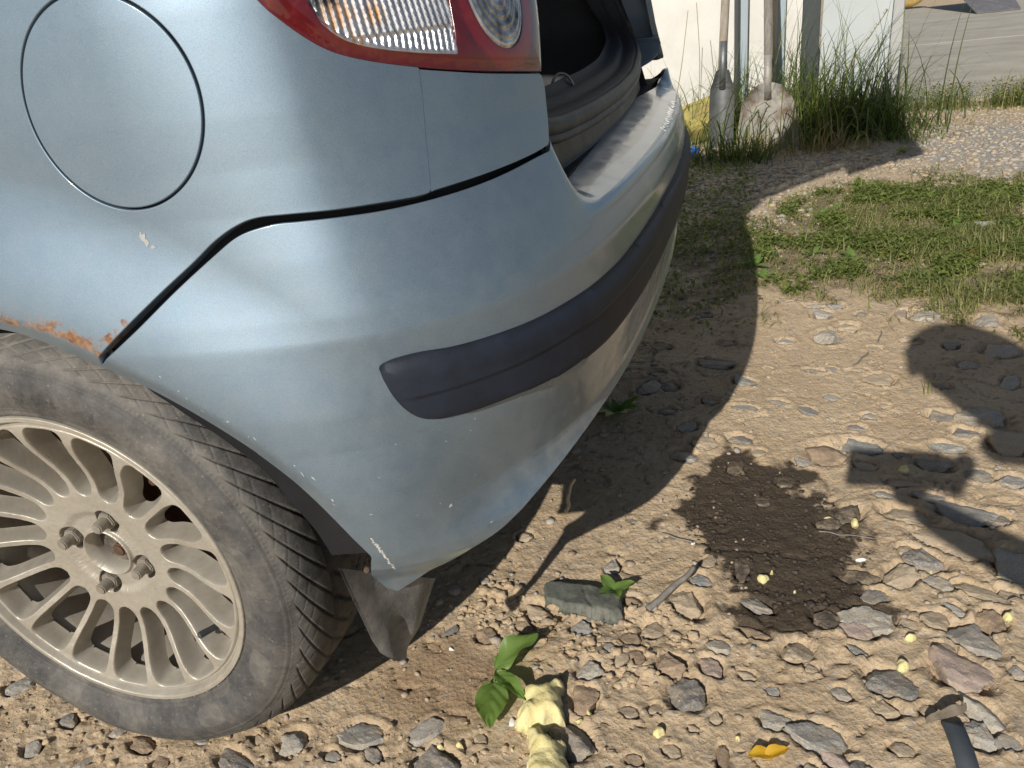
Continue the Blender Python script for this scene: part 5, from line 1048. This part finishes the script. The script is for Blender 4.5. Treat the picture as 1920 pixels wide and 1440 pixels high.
for i, (p, n, L, lab) in enumerate(PLANTS):
    c = onZ(p); z = gh(c[0], c[1]); t = thing('weed_plant', lab, 'plant', (c[0], c[1], z), 0, 'broad leaved weeds'); rs2 = random.Random(i)
    for k in range(n):
        a = k * 2.4 + rs2.random(); put_leaf(t, (c[0] + .004 * math.cos(a), c[1] + .004 * math.sin(a), z + .004), a, rs2.uniform(.25, .95), L * rs2.uniform(.7, 1.15), L * rs2.uniform(.35, .55), BROAD, seed=k, droop=rs2.uniform(.5, 1.3), nx=8, ny=4)
# plantain beside the foam
c = onZ((928, 1283), .004); z0 = gh(c[0], c[1]); t = thing('plantain', 'green broadleaf plantain with four leaves beside the yellow foam', 'plant', (c[0], c[1], z0))
def toward(p, h=.0): q = onZ(p, z0 + h); return q
def leaf_to(base_px, tip_px, W_, hb, htip, mat=BROAD, par=t, nm='leaf', **kw):
    a = onZ(base_px, z0 + hb); b = onZ(tip_px, z0 + htip); d = b - a; L = np.linalg.norm(d); return put_leaf(par, a, math.atan2(d[1], d[0]), math.asin(np.clip(d[2] / L, -1, 1)) + kw.pop('lift', .15), L, W_, mat, **kw)
leaf_to((925, 1284), (919, 1367), .052, .010, .012, seed=1, droop=.3, fold=.12, nx=22, ny=12, base=.25)
leaf_to((932, 1264), (982, 1306), .026, .012, .02, seed=2, droop=.6, fold=.5, nx=18, ny=10, wav=.12)
leaf_to((930, 1256), (1005, 1186), .040, .010, .035, seed=3, droop=.5, fold=.35, nx=18, ny=10, wav=.16)
leaf_to((932, 1254), (962, 1222), .028, .004, .008, seed=5, droop=.4, fold=.2, nx=12, ny=8)
m = MB(); a = onZ((926, 1284), z0 + .008); b = onZ((930, 1258), z0 + .01); m.tube([a, (a + b) / 2 + [0, 0, .003], b], .0014, 6); m.build('stem', BROAD, t, True)
# leaf on the slate
c = onZ((1150, 1100), .02); z = gh(c[0], c[1]); t2 = thing('small_weed', 'small dark green weed growing behind the slate piece', 'plant', (c[0], c[1], z))
for a, L in ((.3, .035), (2.4, .032), (4.0, .03), (5.2, .028)): put_leaf(t2, (c[0], c[1], z + .012), a, .5, L, .022, BROAD, seed=int(a * 3), nx=8, ny=6)
c = onZ((1725, 742)); o = blades('grass_sprig', [(c[0] + .008 * k, c[1] + .003 * k, gh(c[0], c[1])) for k in range(4)], (.03, .06), (.002, .003), (.1, .5), GRASS, 5); centre(o); tag(o, 'tiny green grass sprig at the edge of the shadow on the sand', 'grass')

# ------------------------------------------------------------------ foam, slate, litter
def slabby(name, px, h, mat, z=None, edge=.006, amp=.25, freq=60, grid=.003, seed=0, flat=False, tilt=(0, 0), groove=None, parent=None, par_noise=1, sink=.004):
    P = resamp(np.array([onZ(p, h * .5)[:2] for p in px]), grid * .8); n0 = len(P); P = P + (np.stack([fbm(P[:, 0] * 130, P[:, 1] * 130, 2, seed + 3), fbm(P[:, 0] * 130 + 9, P[:, 1] * 130, 2, seed + 4)], 1) - .5) * edge * .9 * par_noise
    lo, hi = P.min(0), P.max(0); gx_, gy_ = np.meshgrid(np.arange(lo[0], hi[0], grid), np.arange(lo[1], hi[1], grid), indexing='ij'); gx_ = gx_.ravel(); gy_ = gy_.ravel(); k = inpoly(gx_, gy_, P) & (pdist(gx_, gy_, P) > grid * .6)
    pts = np.vstack([P, np.stack([gx_[k], gy_[k]], 1)]); vs, _, fs, *_r = delaunay_2d_cdt([Vector(p) for p in pts], [(i, (i + 1) % n0) for i in range(n0)], [], 0, 1e-7); vs = np.array([tuple(v) for v in vs]); fs = np.array([f for f in fs]); c = vs[fs].mean(1); fs = fs[inpoly(c[:, 0], c[:, 1], P)]
    d = pdist(vs[:, 0], vs[:, 1], P); e = np.clip(d / edge, 0, 1); prof = np.sqrt(1 - (1 - e) ** 2) if not flat else sst(0, .35, e)
    zz = h * prof * (1 + amp * 2 * (fbm(vs[:, 0] * freq, vs[:, 1] * freq, 4, seed) - .5)); c0 = vs.mean(0); zz = zz + ((vs[:, 0] - c0[0]) * tilt[0] + (vs[:, 1] - c0[1]) * tilt[1])
    if groove is not None: zz = zz - .002 * np.exp(-(pdist(vs[:, 0], vs[:, 1], np.array([onZ(p, h)[:2] for p in groove]), False) / .0012) ** 2)
    zb = (z if z is not None else float(np.median(H(vs[:, 0], vs[:, 1])))) - sink; V = np.column_stack([vs, zb + sink * .3 + zz]); Vb = np.column_stack([vs[:n0], np.full(n0, zb)]); nV = len(V)
    a = vs[fs[:, 0]]; b = vs[fs[:, 1]]; cc = vs[fs[:, 2]]; ar = (b[:, 0] - a[:, 0]) * (cc[:, 1] - a[:, 1]) - (b[:, 1] - a[:, 1]) * (cc[:, 0] - a[:, 0]); fs[ar < 0] = fs[ar < 0][:, ::-1]
    order = [int(np.argmin(np.hypot(vs[:, 0] - p[0], vs[:, 1] - p[1]))) for p in P]; F_ = [tuple(f) for f in fs] + [(order[i], nV + i, nV + (i + 1) % n0, order[(i + 1) % n0]) for i in range(n0)]
    o = mk(name, np.vstack([V, Vb]), F_, mat, parent); 
    if parent is None: centre(o)
    return o
def foam_mat():
    t = NT('yellow_foam'); c = t.mix(t.ramp(t.noise(40, 5), .3, .7), (.66, .57, .25), (.78, .71, .40)); c = t.mix(t.math('MULTIPLY', t.ramp(t.noise(22, 6, .75), .52, .72), .65), c, (.45, .35, .17)); return t.p(Base_Color=c, Roughness=.75, Subsurface_Weight=.12, Subsurface_Radius=(.006, .004, .002), Normal=t.bump(t.noise(220, 6, .7), .0022, .9))
FOAM = foam_mat(); WFOAM = simple('white_crumb', (.78, .76, .72), .7, 0, .05, 50, .0005)
o = slabby('foam_chunk', [(985, 1276), (1015, 1272), (1054, 1268), (1055, 1290), (1051, 1318), (1055, 1342), (1040, 1350), (1016, 1352), (990, 1352), (962, 1348), (968, 1330), (982, 1312), (980, 1290)], .034, FOAM, edge=.020, amp=.22, freq=42, seed=3); tag(o, 'largest chunk of yellow foam directly beside the plantain', 'foam')
o = slabby('foam_chunk', [(988, 1352), (1008, 1345), (1022, 1362), (1030, 1378), (1050, 1378), (1062, 1400), (1065, 1425), (1082, 1450), (1050, 1490), (985, 1490), (985, 1440), (976, 1412), (990, 1395), (984, 1375)], .032, FOAM, edge=.020, amp=.24, freq=44, seed=9); tag(o, 'lower chunk of yellow foam cut off by the bottom edge', 'foam')
CRL = ['joined strand of foam crumbs at the top of the oil stain', 'tiny foam crumb just below the strand at the top of the oil stain', 'foam crumb on the brown stone right of the oil stain', 'foam crumb on the face of the dark brown stone', 'flat foam crumb between the white rock and the slanting grey stone', 'thick foam crumb touching the top right of the mottled dark stone', 'foam crumb lying on the mottled dark grey stone', 'foam crumb alone on bare sand right of the triangular rock', 'foam crumb stuck on the brown grey stone above the triangular rock', 'foam crumb right of the grey stone at the bottom left', 'foam crumb on top of the large dark stone at the bottom', 'foam crumb at the right edge above the pink granite', 'foam crumb on the flat tan stone at the right edge', 'small foam crumb left of the pale grey squarish stone', 'thin foam strand in the lower part of the oil stain', 'tiny foam crumb just above the thin strand in the oil stain', 'foam crumb left of the lower foam chunk', 'tiny foam crumb between the slate and the speckled stone', 'small foam crumb on the sand near the bottom centre', 'tiny foam crumb at the lower rim of the oil stain', 'flat foam crumb on the top edge of the triangular rock', 'foam crumb in the shade beside the phone shadow', 'foam crumb at the very bottom beside the large dark stone']
CR = [(1553, 968, 22, 8), (1546, 982, 12, 8), (1603, 986, 16, 16), (1747, 1058, 14, 20), (1708, 1191, 30, 12), (1693, 1243, 32, 20), (1648, 1257, 14, 12), (1234, 1365, 28, 24), (1104, 1330, 14, 20), (860, 1391, 18, 18), (822, 1395, 14, 12), (1893, 1156, 26, 22), (1872, 1076, 20, 10), (1386, 1375, 14, 12), (1430, 1084, 26, 12), (1446, 1072, 8, 8), (960, 1402, 10, 10), (1120, 1245, 9, 7), (1250, 1404, 12, 10), (1492, 1107, 8, 6), (1085, 1345, 22, 6), (1697, 878, 26, 12), (890, 1425, 12, 8)]
for i, (x, y, w_, h_) in enumerate(CR):
    a0 = random.random() * 6; pts = [(x + w_ / 2 * math.cos(a) * random.uniform(.7, 1.1), y + h_ / 2 * math.sin(a) * random.uniform(.7, 1.1)) for a in np.linspace(0, 6.28, 9)[:-1]]
    c = onZ((x, y)); o = slabby('foam_crumb', pts, .007 + .0002 * w_, FOAM, edge=.006, amp=.3, grid=.0016, seed=i, z=gh(c[0], c[1]) + (.008 if i in (6, 8, 3, 2) else .001)); tag(o, CRL[i], 'foam crumb', 'crumbs of yellow foam')
for i, (x, y, w_, h_, lab) in enumerate([(958, 1350, 16, 26, 'white flake touching the left corner of the largest foam chunk'), (845, 1216, 15, 9, 'white flake on the mud right of the mudflap'), (1300, 1019, 14, 8, 'white flake on the left edge of the oil stain'), (1455, 1039, 8, 10, 'tiny white flake in the middle of the oil stain'), (1613, 1046, 26, 9, 'long white flake on the right side of the oil stain')]):
    pts = [(x + w_ / 2 * math.cos(a) * random.uniform(.7, 1.1), y + h_ / 2 * math.sin(a) * random.uniform(.7, 1.1)) for a in np.linspace(0, 6.28, 9)[:-1]]; c = onZ((x, y)); o = slabby('white_flake', pts, .005, WFOAM, edge=.004, grid=.0015, seed=i, z=gh(c[0], c[1]) + .001); tag(o, lab, 'flake')
SLATE = simple('slate', (.10, .108, .092), .75, 0, .35, 60, .0012, 200, dust=(.22, .21, .17), dustamt=(.5, .8))
o = slabby('slate_piece', [(1016, 1098), (1035, 1092), (1075, 1097), (1105, 1100), (1140, 1106), (1166, 1120), (1170, 1150), (1150, 1158), (1105, 1150), (1060, 1142), (1022, 1130)], .022, SLATE, edge=.012, amp=.12, freq=30, flat=True, seed=4, groove=[(1094, 1098), (1098, 1118), (1112, 1136), (1126, 1150)], par_noise=.6); tag(o, 'flat dark slate piece with a crack across it near the weed', 'slate')
# sticks
def stick(name, a, b, r, mat, lab, h0=.006, h1=.03, wob=.004, cat='stick'):
    A_ = onZ(a, h0); B_ = onZ(b, h1); A_[2] = gh(A_[0], A_[1]) + h0; B_[2] = max(gh(B_[0], B_[1]) + r, B_[2]); P = [A_ * (1 - k) + B_ * k + np.array([random.uniform(-wob, wob), random.uniform(-wob, wob), 0]) * (0 < k < 1) for k in np.linspace(0, 1, 6)]; m = MB(); m.tube(_catmull(P, 4), np.linspace(r, r * .7, 21), 8); o = m.build(name, mat, None, True); centre(o); tag(o, lab, cat)
stick('dead_stick', (1214, 1142), (1302, 1062), .0055, OLDD, 'dark dead stick lying left of the oil stain')
stick('pale_twig', (1060, 962), (1078, 898), .004, LIGHTW, 'pale twig standing in the shade beneath the bumper', .004, .05)
for i, (a, b, r) in enumerate([((1600, 683), (1628, 660), .002), ((1645, 640), (1652, 620), .002), ((1480, 682), (1500, 685), .0015), ((1240, 1000), (1300, 1018), .0015), ((1700, 640), (1725, 632), .0018), ((1330, 775), (1360, 755), .0015), ((1535, 1000), (1640, 1010), .0012), ((1760, 1100), (1800, 1070), .0012)]):
    stick('dry_twig', a, b, r, OLDD, ['twig on the smooth sand below the grey angular stone', "short twig upright above the photographer's head shadow", 'faint twig at the left of the smooth sand', 'pale twig curving at the left rim of the oil stain', "twig touching the shadow of the photographer's head", 'twig at the edge of the bumper shadow', 'long thin twig crossing the right rim of the oil stain', 'twig right of the dark brown stone'][i], .003, .006, .003, 'twig'); bpy.data.objects[[o.name for o in bpy.data.objects if o.name.startswith('dry_twig')][-1]]['group'] = 'thin dry twigs on the sand'
# black strap and bent bracket, bottom right
STRAP = simple('grey_black_strap', (.055, .065, .075), .5, 0, .2, 30, .0006, 90, dust=(.2, .18, .15), dustamt=(.6, .85))
A1 = [onZ(p, .015) for p in ((1764, 1350), (1804, 1358))]; B1 = [onZ(p, .004) for p in ((1800, 1460), (1842, 1460))]; zt = gh(*A1[0][:2])
nn_ = 14; V = []
for k in np.linspace(0, 1, nn_):
    for q, (a, b) in enumerate(zip(A1, B1)): V.append(a * (1 - k) + b * k + [0, 0, zt + .006 * math.sin(k * 3)])
V = np.array(V); V = np.vstack([V, V - [0, 0, .004]]); g = gridf(nn_, 2); o = mk('rubber_strap', V, np.vstack([g[:, ::-1], g + nn_ * 2, np.array([[2 * i, 2 * i + 2, 2 * i + 2 + 28, 2 * i + 28] for i in range(nn_ - 1)] + [[2 * i + 1, 2 * i + 1 + 28, 2 * i + 3 + 28, 2 * i + 3] for i in range(nn_ - 1)] + [[0, 28, 29, 1]])]), STRAP, None, False); centre(o); tag(o, 'dark blue grey strap of rubber at the bottom right', 'strap')
m = MB(); P = [onZ(p, h) for p, h in (((1736, 1352), .010), ((1765, 1340), .022), ((1800, 1330), .026), ((1812, 1326), .022))]; m2 = _catmull(P, 5); V = []
for i, q in enumerate(m2): V += [q + [0, -.002 - .004 * math.sin(i / len(m2) * 3.1), .001], q + [0, .001 + .005 * math.sin(.3 + i / len(m2) * 2.6), .002 + .002 * math.sin(i)]]
V = np.array(V) + [0, 0, gh(*P[0][:2])]; k = len(V); g = gridf(len(m2), 2); o = mk('curled_strip', np.vstack([V, V - [0, 0, .003]]), np.vstack([g, g[:, ::-1] + k]), simple('dusty_strip', (.24, .20, .15), .8, 0, .3, 60, .001), None, False); centre(o); tag(o, 'thin curled dusty strip lying across the top of the strap', 'strip')
c = onZ((1442, 1412), .004); z = gh(c[0], c[1]); t = thing('fallen_leaf', 'crumpled yellow leaf on the sand at the bottom', 'leaf', (c[0], c[1], z))
put_leaf(t, (c[0] - .004, c[1] - .006, z + .004), .5, .35, .03, .018, YLEAF, seed=4, fold=.6, name='leaf_half', nx=9, ny=6); put_leaf(t, (c[0] + .002, c[1] + .0, z + .004), 3.4, .25, .026, .02, YLEAF, seed=2, fold=.4, name='leaf_half', nx=9, ny=6)
REDL2 = leafmat('brown_red_leaf', (.35, .14, .06), (.5, .24, .10), .7)
for p, lab in (((1820, 475), 'small rust red leaf in the short grass'), ((1480, 438), 'small pinkish brown leaf on the clover')):
    c = onZ(p, .02); o = put_leaf(None, (0, 0, 0), random.random() * 6, .2, .035, .022, REDL2, nx=7, ny=4, name='dead_leaf'); o.location = (c[0], c[1], gh(c[0], c[1]) + .02); tag(o, lab, 'leaf')
# paint scratches left as fine raised flakes on the bumper are in the paint itself; handwriting like scuffs on the ledge
LEDGE[0] = 1.; rsx = random.Random(3); base_uv = invB([(1243, 243), (1262, 190)])
m = MB(); u0, v0 = base_uv[0]; u1, v1 = base_uv[1]
prev = None
for k in range(34):
    f = k / 33; u = u0 + (u1 - u0) * f + rsx.uniform(-.003, .003); v = v0 + (v1 - v0) * f + (.006 if k % 2 else -.006) * rsx.uniform(.4, 1.3); P_ = S(u, v) + Sn(u, v) * .0004
    if prev is not None and rsx.random() > .12: m.tube([prev, P_], .0006, 4)
    prev = P_
o = m.build('scuff_marks', simple('white_scuff', (.7, .7, .68), .6), bp, True); o['kind'] = 'stuff'

# ------------------------------------------------------------------ the person taking the picture, crouched behind the phone
SKIN = simple('skin', (.48, .29, .20), .55, 0, .06, 20, 0); JACK = simple('dark_jacket', (.04, .045, .06), .85, 0, .2, 20, .001); TROU = simple('dark_trousers', (.05, .05, .055), .9, 0, .2, 20, .001); HAIR = simple('brown_hair', (.05, .03, .02), .6); SHOE = simple('shoe_leather', (.03, .028, .026), .5)
per = thing('person', 'person in a dark jacket bending forward and holding a phone with both hands', 'person', (1.28, -1.25, gh(1.28, -1.25)))
def skin(name, verts, edges, mat, par, sub=2):
    me = bpy.data.meshes.new(name); V = [Vector(v[:3]) - Vector(parent_world(par)) for v in verts]; me.from_pydata(V, edges, []); o = bpy.data.objects.new(name, me); COL.objects.link(o); o.parent = par
    md = o.modifiers.new('skin', 'SKIN'); md.use_smooth_shade = True
    for i, v in enumerate(verts): me.skin_vertices[0].data[i].radius = (v[3], v[4] if len(v) > 4 else v[3])
    me.skin_vertices[0].data[0].use_root = True; sb = o.modifiers.new('sub', 'SUBSURF'); sb.levels = sub; sb.render_levels = sub; me.materials.append(mat); return o
PH = CAM + np.array([.048, -.012, -.004])          # middle of the phone, behind the lens
head = np.array([.905, -.70, 1.150]); chest = np.array([1.16, -1.06, .98]); pel = np.array([1.30, -1.38, .74])
B = [(*pel, .15, .12), (1.25, -1.22, .86, .14, .11), (*chest, .17, .12), (1.10, -.97, 1.04, .12, .10), (1.02, -.87, 1.08, .058, .058), (.96, -.77, 1.11, .05, .05),
     (1.00, -1.12, .98, .062), (1.07, -.86, .76, .046), (.84, -.62, .765, .030), (.80, -.60, .78, .025),
     (1.30, -.98, 1.02, .062), (1.20, -.66, .95, .06), (.97, -.60, .905, .042), (.91, -.59, .885, .028),
     (1.17, -1.42, .70, .10), (1.02, -1.10, .46, .075), (1.10, -1.35, .10, .05), (1.42, -1.30, .70, .10), (1.40, -.98, .48, .075), (1.42, -1.28, .10, .05)]
skin('body', B, [(0, 1), (1, 2), (2, 3), (3, 4), (4, 5), (3, 6), (6, 7), (7, 8), (8, 9), (3, 10), (10, 11), (11, 12), (12, 13), (0, 14), (14, 15), (15, 16), (0, 17), (17, 18), (18, 19)], JACK, per)
hd = bmesh.new(); bmesh.ops.create_uvsphere(hd, u_segments=32, v_segments=20, radius=1.)
look = Vector(CAM) - Vector(head); Rh = look.to_track_quat('Y', 'Z').to_matrix()
for v in hd.verts:
    x, y, z = v.co; z2 = z * .140; w_ = .088 * (1 - .18 * max(0, -z)); y2 = y * (.098 if y < 0 else .090)
    if y > .5: y2 += .022 * math.exp(-(x / .16) ** 2 - ((z + .12) / .2) ** 2) - .008 * math.exp(-((abs(x) - .38) / .16) ** 2 - ((z - .08) / .12) ** 2) + .007 * math.exp(-(x / .3) ** 2 - ((z + .48) / .10) ** 2)
    x2 = x * w_ + (.014 * math.copysign(1, x) * math.exp(-((abs(x) - 1) / .12) ** 2 - (y / .16) ** 2 - (z / .22) ** 2))
    v.co = Rh @ Vector((x2, y2, z2))
me = bpy.data.meshes.new('head'); hd.to_mesh(me); hd.free(); me.polygons.foreach_set('use_smooth', [True] * len(me.polygons)); me.materials.append(SKIN); ho = bpy.data.objects.new('head', me); COL.objects.link(ho); ho.parent = per; ho.location = Vector(head) - Vector(per.location)
hr = bmesh.new(); bmesh.ops.create_uvsphere(hr, u_segments=32, v_segments=20, radius=1.); bmesh.ops.delete(hr, geom=[v for v in hr.verts if v.co.y > .35 and v.co.z < .45 or v.co.z < -.75], context='VERTS')
for v in hr.verts:
    n_ = 1 + .05 * math.sin(v.co.x * 17 + v.co.z * 9) * math.cos(v.co.y * 13); v.co = Rh @ Vector((v.co.x * .118 * n_, v.co.y * .132 * n_ - .010, v.co.z * .162 * n_ - .006))
me = bpy.data.meshes.new('hair'); hr.to_mesh(me); hr.free(); me.polygons.foreach_set('use_smooth', [True] * len(me.polygons)); me.materials.append(HAIR); o = bpy.data.objects.new('hair', me); COL.objects.link(o); o.parent = ho
for sx, wr in ((-1, (.79, -.60, .785)), (1, (.90, -.59, .875))):   # hands on the two ends of the phone
    wr = np.array(wr); pc = PH + np.array([sx * .080, -.012, -.012]); pv = [(*wr, .024), (*((wr + pc) / 2 + [0, -.012, 0]), .024, .018), (*(pc + [sx * .012, -.012, 0]), .026, .016)]; ed = [(0, 1), (1, 2)]
    for k in range(4):
        zz_ = .028 - .019 * k; L = (.030, .034, .032, .026)[k]; b = len(pv); pv += [(*(pc + [sx * .014, -.004, zz_]), .009), (*(pc + [sx * .012, .010 + L * .2, zz_]), .0082), (*(pc + [-sx * .000, .022, zz_ * .9]), .0072), (*(pc + [-sx * L * .5, .023, zz_ * .85]), .006)]; ed += [(2, b), (b, b + 1), (b + 1, b + 2), (b + 2, b + 3)]
    b = len(pv); pv += [(*(pc + [0, -.016, -.014]), .011), (*(pc + [-sx * .018, -.018, -.004]), .010), (*(pc + [-sx * .036, -.014, .006]), .008)]; ed += [(1, b), (b, b + 1), (b + 1, b + 2)]
    if sx > 0: skin('hand', pv, ed, SKIN, per)
    else:
        skin('hand', [(*wr, .024), (*(wr + [.005, .03, -.01]), .024, .017), (*(wr + [.012, .055, -.012]), .020, .014), (*(wr + [.02, .085, -.006]), .009), (*(wr + [.04, .10, .0]), .008), (*(wr + [.0, .085, -.01]), .009), (*(wr + [.0, .108, -.0]), .008), (*(wr + [-.008, .075, -.02]), .009), (*(wr + [-.004, .10, -.02]), .008), (*(wr + [.035, .07, -.028]), .008), (*(wr + [.05, .085, -.03]), .007), (*(wr + [.03, .03, .012]), .010), (*(wr + [.045, .05, .02]), .008)], [(0, 1), (1, 2), (2, 3), (3, 4), (2, 5), (5, 6), (2, 7), (7, 8), (2, 9), (9, 10), (1, 11), (11, 12)], SKIN, per)
for sx in (0, 1):
    px_ = (1.10, 1.42)[sx]; py_ = (-1.35, -1.28)[sx]; gz = gh(px_, py_); skin('shoe', [(px_, py_, gz + .06, .045), (px_ - .01, py_ + .09, gz + .042, .045, .036), (px_ - .02, py_ + .19, gz + .03, .042, .026)], [(0, 1), (1, 2)], SHOE, per)
m = MB(); m.box(PH + np.array([0, -.010, .0]), (.158, .0085, .078)); o = m.build('phone', simple('phone_black', (.02, .02, .022), .25), None, bevel=.003); centre(o); tag(o, 'black phone held sideways in both hands', 'phone')
